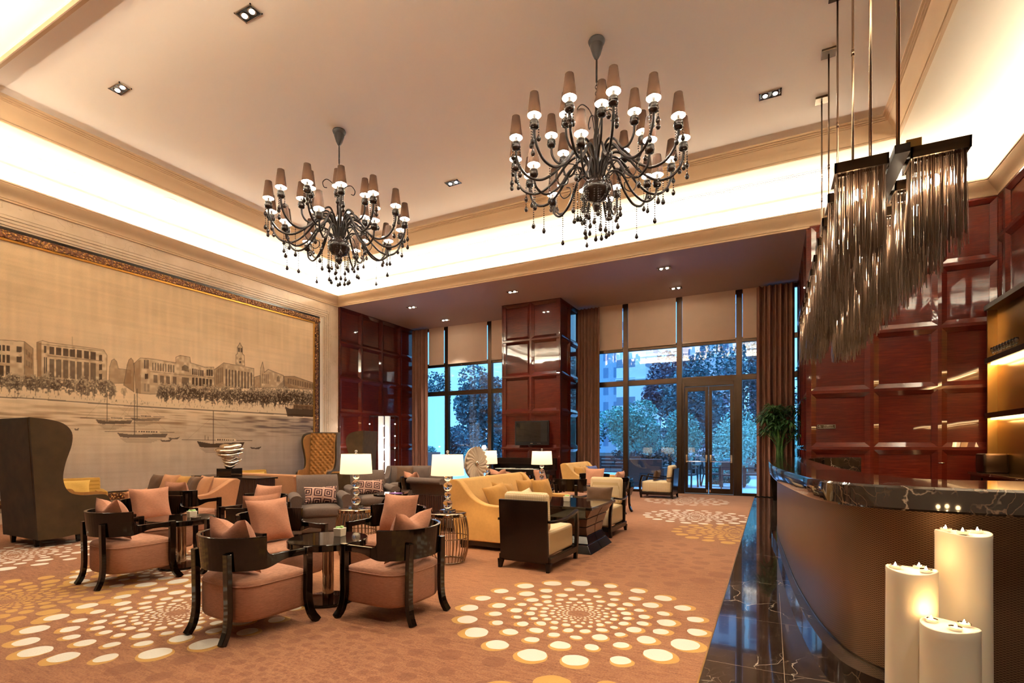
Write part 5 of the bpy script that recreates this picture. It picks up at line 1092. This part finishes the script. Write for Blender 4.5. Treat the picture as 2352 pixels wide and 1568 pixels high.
# ================================================================ chandeliers
def bead_string(L, n=None):
    b = MB(); n = n or max(2, int(L/.03)); 
    for k in range(n):
        z = -L*(k+.5)/n; r = .012; b.add([(r,0,z),(0,r,z),(-r,0,z),(0,-r,z),(0,0,z+r),(0,0,z-r)], [(0,1,4),(1,2,4),(2,3,4),(3,0,4),(1,0,5),(2,1,5),(3,2,5),(0,3,5)])
    b.lathe([(.004,0),(.013,-.02),(.028,-.052),(.029,-.068),(.018,-.088),(.002,-.096)], 8, (0,0,-L))
    return b
def chandelier(x, y, lab, first=[None], rz=0):
    if first[0]: return dup(first[0], (x,y,ZC), rz, lab)
    t = thing('branched_chandelier', lab, 'chandelier', (x,y,ZC), rz, 'black branched chandeliers'); first[0] = t; o = -ZC
    def P(path): return [(p[0],0,p[1]+o) for p in path]
    MB().lathe([(.105,0),(.115,-.02),(.105,-.05),(.09,-.07)], 28).build('canopy', M['black_metal'], t, smooth=True, angle=40)
    MB().lathe([(.09,-.07),(.085,-.10),(.055,-.20),(.03,-.25),(.012,-.27)], 24).build('canopy_bell', M['black_metal'], t, smooth=True, angle=40)
    MB().tube([(0,0,-.26),(0,0,-.58)], .013, 8).build('rod', M['black_metal'], t, smooth=True)
    b = MB()
    for k in range(5):
        zc = -.60-k*.045; pts = [(.016*math.cos(2*PI*i/10)*(1 if k % 2 else 0), .016*math.cos(2*PI*i/10)*(0 if k % 2 else 1), zc+.03*math.sin(2*PI*i/10)) for i in range(11)]; b.tube(pts, .005, 5)
    b.build('chain', M['black_metal'], t, smooth=True)
    MB().lathe([(.015,-.80),(.03,-.84),(.02,-.95),(.035,-1.05),(.022,-1.2),(.045,-1.35),(.03,-1.5),(.05,-1.7),(.06,-1.9),(.03,-1.95)], 16).build('centre_column', M['black_metal'], t, smooth=True)
    MB().lathe([(.05,5.10+o),(.13,5.06+o),(.19,4.96+o),(.19,4.88+o),(.13,4.78+o),(.05,4.74+o),(.06,4.70+o),(.045,4.64+o),(.01,4.60+o)], 28).build('bowl', M['black_bead'], t, smooth=True)
    AO = P(crom([(.08,5.05,0),(.12,5.27,0),(.24,5.40,0),(.40,5.32,0),(.58,5.10,0),(.78,4.96,0),(.96,4.97,0),(1.08,5.08,0),(1.135,5.22,0),(1.14,5.33,0)],5)); AI = P(crom([(.06,5.06,0),(.10,5.36,0),(.19,5.52,0),(.31,5.47,0),(.42,5.31,0),(.53,5.30,0),(.605,5.40,0),(.62,5.54,0)],5)); AM = P(crom([(.10,5.0,0),(.2,5.18,0),(.36,5.16,0),(.52,4.92,0),(.70,4.80,0),(.84,4.88,0),(.88,5.04,0)],5))
    sc = P(crom([(.10,5.02,0),(.3,5.22,0),(.48,5.20,0),(.58,5.06,0),(.52,4.94,0),(.42,4.96,0),(.41,5.05,0),(.47,5.08,0)],5)); sc2 = P(crom([(.02,5.65,0),(.08,5.95,0),(.20,6.05,0),(.28,5.98,0),(.26,5.90,0),(.21,5.90,0)],5))
    mo = MB().tube(AO, .018, 7); mi = MB().tube(AI, .016, 7); mm = MB().tube(AM, .016, 7); msc = MB().tube(sc, .008, 6); ms2 = MB().tube(sc2, .008, 6)
    def mesh(b, nm, m):
        ob = b.build(nm, m, None, smooth=True); me = ob.data; bpy.data.objects.remove(ob); return me
    DO, DI, DM, DS, DS2 = (mesh(q, n, M['black_metal']) for q, n in ((mo,'arm'),(mi,'arm'),(mm,'arm'),(msc,'scroll'),(ms2,'scroll')))
    cup = mesh(MB().lathe([(.02,-.03),(.05,-.015),(.062,.02),(.052,.05),(.058,.055),(.05,.075),(.046,.09),(.02,.10),(.018,.15)], 14), 'cup', M['black_bead'])
    shd = mesh(MB().lathe([(.087,.14),(.052,.42),(.001,.421)], 22, cap=False), 'shade', M['chandelier_shade'])
    lin = mesh(MB().lathe([(.0845,.141),(.050,.418)], 22, cap=False), 'shade_lining', M['shade_lining'])
    blb = mesh(MB().lathe([(.008,.15),(.016,.17),(.017,.19),(.010,.22),(.002,.235)], 8), 'bulb', M['bulb'])
    dr = {L: mesh(bead_string(L), 'crystal_drop', M['black_bead']) for L in (.10,.17,.24,.32,.40,.50)}
    def ob(nm, me, loc=(0,0,0), r=0, par=t):
        q = bpy.data.objects.new(nm, me); COL.objects.link(q); q.parent = par; q.location = loc; q.rotation_euler = (0,0,r); return q
    rn = random.Random(9); nd = 0
    for n, Rr, z, D, ph in ((14,1.14,5.33,DO,0),(8,.62,5.54,DI,.2),(6,.88,5.04,DM,.35)):
        for k in range(n):
            a = 2*PI*(k+ph)/n; ob('arm', D, r=a); p = (Rr*math.cos(a), Rr*math.sin(a), z+o)
            c = ob('cup', cup, p); s = ob('shade', shd, p); ob('shade_lining', lin, (0,0,0), 0, s); ob('bulb', blb, p)
            for q in range(4 if n == 14 else 2):
                if nd >= 60: break
                nd += 1; aa = a+2.1*q+.5; L = rn.choice((.10,.17,.24,.32)); ob('crystal_drop', dr[L], (p[0]+.055*math.cos(aa), p[1]+.055*math.sin(aa), p[2]+.02))
            if n == 14: ob('crystal_drop', dr[rn.choice((.24,.32,.40))], (.88*math.cos(a), .88*math.sin(a), 4.95+o))
    for k in range(26): a = 2*PI*k/26; r_ = .17 if k % 2 else .32; ob('crystal_drop', dr[rn.choice((.32,.40,.50))], (r_*math.cos(a), r_*math.sin(a), 4.86+o if k % 2 else 5.0+o))
    for k in range(8): ob('scroll', DS, r=2*PI*(k+.5)/8)
    for k in range(4): ob('top_scroll', DS2, r=2*PI*(k+.3)/4)
    return t
chandelier(-2.13,6.76,'big black chandelier nearer the viewer, hanging over the aisle',rz=.25)
chandelier(-6.81,6.64,'smaller-looking black chandelier farther left near the painting',rz=.6)
# ---- fringe pendant above the bar
def fringe_light():
    t = thing('fringe_pendant_light', 'long pendant light of two rows of smoky glass fringes above the bar', 'pendant light', (.74,6.3,ZC)); ox, oy = .74, 6.3; ZB = 3.27-ZC
    for y in (4.08,5.1,6.1,7.4,8.45,9.55):
        q = MB().box(-.09,y-oy-.09,-.035,.09,y-oy+.09,0).build('ceiling_canopy', M['bronze'], t, bevel=.004)
        yy = min(y, 8.45) if y < 9 else 8.75
        MB().tube([(0,y-oy,-.03),(0,y-oy,ZB+.02)], .011, 8).build('rod', M['steel_rod'], t, smooth=True); MB().tube([(0,y-oy,-1.6),(0,y-oy,-1.66)], .015, 8).build('rod_coupling', M['steel_rod'], t, smooth=True)
    MB().box(-.04,-2.35,ZB-.035,.04,3.3,ZB+.02).build('spine_beam', M['black_metal'], t); MB().box(.04,-2.24,ZB+.02,.12,-2.14,ZB+.09).build('junction_box', M['brass_panel'], t)
    rn = random.Random(4)
    for i in range(11):
        y = 4.14+.46*i-oy
        MB().box(-.35,y-.012,ZB-.03,.35,y+.012,ZB+.0).build('cross_bar', M['dark_bronze'], t)
        for sx, cx in ((-1,-.205),(1,.205)):
            f = MB(); hx, hy = .15, .12
            f.box(cx-hx,y-hy,ZB-.05,cx+hx,y-hy+.012,ZB+.02); f.box(cx-hx,y+hy-.012,ZB-.05,cx+hx,y+hy,ZB+.02); f.box(cx-hx,y-hy,ZB-.05,cx-hx+.012,y+hy,ZB+.02); f.box(cx+hx-.012,y-hy,ZB-.05,cx+hx,y+hy,ZB+.02); f.box(cx-hx,y-hy,ZB-.012,cx+hx,y+hy,ZB-.006)
            tr = f.build('fringe_tray', M['bronze'], t)
            b = MB()
            for k in range(170):
                if k < 100:
                    u = (k/100)*4; s = int(u); fr = u-s; px_ = [cx-hx+.02+fr*(2*hx-.04), cx+hx-.02, cx+hx-.02-fr*(2*hx-.04), cx-hx+.02][s]; py_ = [y-hy+.02, y-hy+.02+fr*(2*hy-.04), y+hy-.02, y+hy-.02-fr*(2*hy-.04)][s]
                else: px_, py_ = cx+rn.uniform(-.11,.11), y+rn.uniform(-.085,.085)
                L = rn.uniform(.50,.66); w = rn.uniform(.0028,.0048); sw = rn.uniform(-.012,.012); a = rn.random()*1.5
                dx, dy = w*math.cos(a), w*math.sin(a)
                zt = ZB-.012; b.add([(px_-dx,py_-dy,zt),(px_+dx,py_+dy,zt),(px_+dx+sw,py_+dy+sw*.5,zt-L),(px_-dx+sw,py_-dy+sw*.5,zt-L),(px_-dy*.4,py_+dx*.4,zt),(px_-dy*.4+sw,py_+dx*.4+sw*.5,zt-L)], [(0,1,2,3),(1,4,5,2),(4,0,3,5)])
            q = b.build('strand_fringe', M['smoky_glass'], t); q['kind'] = 'stuff'
            MB().ball((cx,y,ZB-.17), .026, 8, (1,1,1.6)).build('bulb', M['fringe_bulb'], t, smooth=True)
fringe_light()
# ---- crystal column floor lamp in the far corner
t = thing('crystal_floor_lamp', 'tall floor lamp with a glittering crystal column inside a thin rod frame', 'floor lamp', (-11.1,12.75,0), .5)
MB().box(-.42,-.30,0,.42,.30,.03).build('base', M['chrome'], t, bevel=.004)
b = MB()
for sx in (-.40,.40):
    for sy in (-.28,.28): b.tube([(sx,sy,.03),(sx,sy,2.33)], .011, 6)
b.build('frame_rods', M['black_metal'], t); b = MB()
for a, c in (((-.4,-.28),(.4,-.28)),((.4,-.28),(.4,.28)),((.4,.28),(-.4,.28)),((-.4,.28),(-.4,-.28))): b.tube([(a[0],a[1],2.33),(c[0],c[1],2.33)], .011, 6)
b.build('top_frame', M['black_metal'], t)
m_, t_, b_ = newmat('crystal_rods', (.85,.82,.78), .15, .3); b_.inputs['Emission Color'].default_value = (1,.92,.85,1); p_ = t_.node('ShaderNodeSeparateXYZ'); t_.l.new(t_.obj(), p_.inputs[0])
t_.l.new(t_.math('MULTIPLY', t_.math('GREATER_THAN', t_.math('FRACT', t_.math('MULTIPLY', p_.outputs[2], 24)), .3), .16), b_.inputs['Emission Strength'])
for dx in (-.105,.105): MB().box(dx-.07,-.085,.03,dx+.07,.085,2.33).build('crystal_column', m_, t)
for sx in (-.40,.40):
    for k in range(5): MB().ball((sx,-.28,.55+k*.38), .020, 8).build('sparkle_lamp', M['crystal_led'], t)
for k in range(5): MB().ball((.0,-.10,.5+k*.38), .02, 8).build('sparkle_lamp', M['crystal_led'], t)
l_ = light('column_light', 'POINT', (0,-.42,1.3), 22, (1,.85,.72), shadow_soft_size=.1); l_.parent = t
# ================================================================ bar counter
def strip_wall(name, pts, z0, z1, th, m, par, uv=False):
    P = [Vector((p[0],p[1],0)) for p in pts]; b = MB(); r = []; L = 0; uvs = []
    for i, p in enumerate(P):
        tt = (P[min(i+1,len(P)-1)]-P[max(i-1,0)]).normalized(); n = Vector((-tt.y, tt.x, 0)); 
        if i: L += (p-P[i-1]).length
        q = p+n*(-th); r.append([(p.x,p.y,z0),(p.x,p.y,z1),(q.x,q.y,z1),(q.x,q.y,z0)]); uvs.append(L)
    b.loft(r); o = b.build(name, m, par, smooth=True, angle=40)
    if uv:
        l = o.data.uv_layers.new(name='UVMap'); 
        for lp in o.data.loops: i = lp.vertex_index//4; z = o.data.vertices[lp.vertex_index].co.z; l.data[lp.index].uv = (uvs[i], z)
    return o
def bar():
    t = thing('bar_counter', 'curved bar with a dark veined marble top and bronze mesh front', 'bar'); C = lambda p: [(v[0],v[1]) for v in crom([(a,b,0) for a,b in p], 6)]
    outer = C([(2.9,3.6),(2.2,3.36),(1.5,3.25),(1.075,3.245),(.72,3.29),(.50,3.37),(.345,3.52),(.245,3.80),(.17,4.3),(.06,5.375),(.0,6.6),(-.02,7.9),(-.005,9.0),(.075,9.9),(.28,10.55),(.62,10.98),(1.42,11.25)])
    inner = C([(2.9,4.5),(2.2,4.25),(1.5,4.12),(1.15,4.06),(.95,4.06),(.82,4.14),(.73,4.35),(.66,4.75),(.61,5.3),(.555,6.3),(.535,7.3),(.525,8.3),(.53,9.1),(.58,9.7),(.74,10.2),(1.0,10.5),(1.42,10.7)])
    n = min(len(outer), len(inner)); b = MB(); r = []; z0, z1 = 1.055, 1.185; e = .012
    for i in range(n):
        (ax, ay), (cx, cy) = outer[i], inner[i]; d = Vector((cx-ax, cy-ay)).normalized()*e
        r.append([(ax+d.x,ay+d.y,z0),(ax,ay,z0+e),(ax,ay,z1-e),(ax+d.x,ay+d.y,z1),(cx-d.x,cy-d.y,z1),(cx,cy,z1-e),(cx,cy,z0)])
    b.loft(r); b.build('marble_top', M['dark_marble'], t, smooth=True, angle=35)
    pan = C([(2.9,3.85),(2.2,3.58),(1.5,3.46),(1.0,3.46),(.74,3.51),(.57,3.61),(.45,3.8),(.355,4.2),(.29,4.7),(.215,5.6),(.155,6.9),(.10,8.2),(.105,9.2),(.18,10.0),(.38,10.6),(.72,11.0),(1.42,11.3)])
    strip_wall('mesh_front', pan, .10, 1.056, .04, M['bronze_mesh'], t, True)
    pl = C([(2.9,3.72),(2.2,3.46),(1.5,3.34),(1.0,3.34),(.66,3.39),(.47,3.50),(.36,3.70),(.275,4.15),(.20,4.9),(.13,6.2),(.085,7.5),(.025,8.4),(.03,9.2),(.11,10.05),(.32,10.7),(.7,11.1),(1.42,11.4)])
    strip_wall('marble_plinth', pl, 0, .10, .16, M['dark_marble'], t)
    pe = C([(a,b_) for a,b_ in pan[::6]]); strip_wall('brass_trim', [(p[0],p[1]) for p in pan], .098, .112, -.008, M['bronze'], t)
    inn = [(p[0],p[1]) for p in inner]; strip_wall('inner_face', inn, .02, 1.056, -.03, M['dark_marble'], t)
bar()
# ---- pillar candles in front of the bar
def candle(x, y, h, r, lab, seed, fl):
    rn = random.Random(seed); t = thing('pillar_candle', lab, 'candle', (x,y,0), 0, 'giant pillar candles'); b = MB(); rings = []
    prof = [(1.06,0),(1.05,.01),(1.0,.3*h),(.985,.7*h),(.975,h-.03),(.985,h-.008),(.97,h),(.93,h+.002),(.90,h-.004)]
    for k, (s, z) in enumerate(prof): rings.append([(s*r*math.cos(2*PI*i/40)*(1+.006*math.sin(3*i+k)), s*r*math.sin(2*PI*i/40), z+(.006*math.sin(2*PI*i/40*2+seed) if k > 3 else 0)) for i in range(40)])
    b.loft(rings); b.build('wax_body', M['wax'], t, smooth=True, angle=50)
    for k, (a, q) in enumerate(fl):
        px_, py_ = q*r*math.cos(a), q*r*math.sin(a); l = MB().lathe([(.020,h-.002),(.023,h+.012),(.021,h+.012),(.019,h+.003),(.001,h+.003)], 18, (px_,py_,0)).build('tealight_cup', M['chrome'], t, smooth=True, angle=40)
        MB().lathe([(.019,h+.004),(.0185,h+.007),(.001,h+.007)], 16, (px_,py_,0)).build('melted_wax', M['ivory'], l); MB().lathe([(.001,h+.007),(.004,h+.010),(.0045,h+.014),(.002,h+.021),(.0005,h+.025)], 8, (px_,py_,0)).build('flame', M['flame'], t, smooth=True)
        li = light('flame_light', 'POINT', (px_,py_,h+.045), .12, (1,.62,.28), shadow_soft_size=.012); li.parent = t
candle(.765,2.925,1.012,.100,'tallest pillar candle with three flames in front of the bar',1,((2.6,.62),(4.4,.3),(.4,.6)))
candle(.545,2.745,.862,.093,'middle-height pillar candle at the left of the three',2,((3.0,.6),(.9,.62),(-.5,.55)))
candle(.635,2.585,.683,.096,'shortest pillar candle standing in front of the other two',3,((2.6,.62),(4.9,.45),(.5,.62)))
# ---- potted palm
t = thing('potted_palm', 'leafy potted palm in a tall black tapered pot at the end of the bar', 'plant', (.22,14.62,0))
MB().frus((-.16,-.16,.16,.16,0),(-.24,-.24,.24,.24,.95)).build('pot', M['lacquer'], t, bevel=.006); MB().box(-.22,-.22,.94,.22,.22,.955).build('soil', M['soil'], t)
rn = random.Random(12)
for k in range(34):
    a = rn.random()*2*PI; h = rn.uniform(1.55,2.38); q = rn.uniform(.1,.42); x1, y1 = q*math.cos(a), min(q*math.sin(a), .16)
    st = crom([(rn.uniform(-.12,.12),rn.uniform(-.12,.12),.95),(x1*.3,y1*.3,.95+(h-.95)*.6),(x1,y1,h)],5); s_ = MB().tube(st, [.010]*len(st), 6).build('cane', M['palm_leaf'], t, smooth=True)
    b = MB()
    for j in range(18):
        th = a+(j-9)*.36; L = rn.uniform(.26,.44); el = rn.uniform(-.3,.6); w = .024; d = Vector((math.cos(th)*math.cos(el), math.sin(th)*math.cos(el), math.sin(el))); sd = Vector((-math.sin(th), math.cos(th), 0))*w
        p0 = Vector((x1,y1,h)); p1 = p0+d*L*.55; p2 = p0+d*L+Vector((0,0,-.10*L/.3)); b.add([p0, p1+sd, p2, p1-sd, p1+Vector((0,0,.006))], [(0,1,4),(1,2,4),(2,3,4),(3,0,4)])
    b.build('leaf_fan', M['palm_leaf'], s_)
# ---- back-bar shelving at the right edge
t = thing('back_bar_shelving', 'lit brass back-bar shelving at the right edge', 'shelving', (3.40,9.1,0)); hy = 2.45
MB().box(-.28,-hy,0,.10,hy,.90).build('cabinet', M['lacquer'], t); MB().box(-.32,-hy,.90,.10,hy,.94).build('worktop', M['dark_marble'], t, bevel=.004); MB().box(.07,-hy,.94,.10,hy,3.75).build('brass_back', M['brass_panel'], t)
MB().box(-.06,hy-.03,.94,.07,hy,3.75).build('side_panel', M['brass_panel'], t)
MB().box(-.10,-hy,3.72,.10,hy,3.80).build('top_ledge', M['bronze'], t)
for z in (1.86,2.80): s_ = MB().box(-.10,-hy,z,.07,hy-.03,z+.09).build('shelf', M['dark_bronze'], t, bevel=.003); MB().box(-.02,-hy,z-.022,.06,hy-.04,z-.004).build('light_strip', M['led'], s_)
l_ = light('shelf_light', 'AREA', (3.36,9.6,2.74), 9, (1,.62,.26), shape='RECTANGLE', size=.06, size_y=3.4); l_ = light('shelf_light', 'AREA', (3.36,9.6,1.80), 9, (1,.62,.26), shape='RECTANGLE', size=.06, size_y=3.4)
for k in range(8): d_ = MB().box(-.29,hy-.55-k*.6,.1,-.28,hy-.05-k*.6,.86).build('cabinet_door', M['darkwood'], t); MB().box(-.31,hy-.12-k*.6,.6,-.29,hy-.10-k*.6,.72).build('handle', M['bronze'], d_)
gm = None
for k in range(9):
    y_ = 11.42-k*.115; lab = ('wine glass at the far end of the upper back-bar shelf','second wine glass from the far end of the upper back-bar shelf','third wine glass from the far end of the upper back-bar shelf','fourth wine glass from the far end of the upper back-bar shelf','fifth wine glass from the far end of the upper back-bar shelf','sixth wine glass from the far end of the upper back-bar shelf','seventh wine glass from the far end of the upper back-bar shelf','eighth wine glass from the far end of the upper back-bar shelf','wine glass nearest the viewer on the upper back-bar shelf')[k]
    if gm is None: o = MB().lathe([(.032,0),(.030,.003),(.004,.008),(.004,.07),(.02,.085),(.034,.12),(.030,.17),(.028,.17),(.032,.12),(.018,.09),(.001,.085)], 16).build('wine_glass', M['crystal'], smooth=True); gm = o.data
    else: o = bpy.data.objects.new('wine_glass', gm); COL.objects.link(o)
    o.location = (3.38,y_,2.89); tag(o, lab, 'glass', 'wine glasses on the back-bar shelf')
tag(MB().rbox(-.16,-.20,0,.16,.20,.32,.03).build('ice_bucket', M['dark_bronze'], loc=(3.3,11.2,.94), smooth=True, angle=50), 'dark boxy appliance on the back-bar worktop', 'appliance')
# ---- wall plaque with arrow and lettering, lever handle of the concealed door
t = thing('direction_plaque', 'small bronze direction plaque with an arrow on the red panelling behind the bar', 'sign', (.985,YB-.012,1.765))
MB().box(-.155,-.012,-.042,.155,0.0,.042).build('plate', M['bronze'], t, bevel=.003)
b = MB(); b.box(-.147,-.0145,-.036,.147,-.012,-.034); b.box(-.147,-.0145,.034,.147,-.012,.036); b.box(-.149,-.0145,-.036,-.147,-.012,.036); b.box(.147,-.0145,-.036,.149,-.012,.036); b.build('border', M['ivory'], t)
b = MB(); b.bar([(-.135,-.014,-.003),(-.113,-.014,.020),(-.091,-.014,-.003)], .003, .006, (0,1,0)); b.bar([(-.113,-.014,.018),(-.113,-.014,-.024)], .003, .006, (0,1,0)); b.bar([(-.113,-.014,-.022),(-.085,-.014,-.022)], .003, .006, (0,1,0)); b.build('arrow', M['ivory'], t)
def text(body, size, loc, par, m, name='lettering'):
    cu = bpy.data.curves.new(name, 'FONT'); cu.body = body; cu.size = size; cu.align_x = 'CENTER'; cu.extrude = .0008
    q = bpy.data.objects.new(name, cu); COL.objects.link(q); bpy.context.view_layer.update()
    me = bpy.data.meshes.new_from_object(q.evaluated_get(bpy.context.evaluated_depsgraph_get())); bpy.data.objects.remove(q); me.materials.clear(); me.materials.append(m)
    o = bpy.data.objects.new(name, me); COL.objects.link(o); o.parent = par; o.location = loc; o.rotation_euler = (PI/2,0,0); return o
b = MB(); rn = random.Random(2)
for k in range(6):   # strokes of the upper line of characters
    cx = -.035+k*.026
    for q in range(3): b.box(cx-.009,-.0145,.004+q*.009,cx+.009,-.0125,.006+q*.009)
    b.box(cx-.0015+rn.uniform(-.005,.005),-.0145,.002,cx+.0015,-.0125,.026)
b.build('characters', M['ivory'], t)
text('The Meeting Rooms', .021, (.035,-.0135,-.026), t, M['ivory'])
t = thing('lever_handle', 'small metal lever handle low on the panelled wall behind the bar', 'door handle', (2.80,YB-.012,1.08)); MB().lathe([(.022,0),(.022,.008),(.001,.009)], 14).xf(Matrix.Rotation(PI/2,4,'X')).build('rose', M['chrome'], t); MB().tube([(0,-.005,0),(0,-.045,0),(-.09,-.045,0)], .008, 8).build('lever', M['chrome'], t, smooth=True)
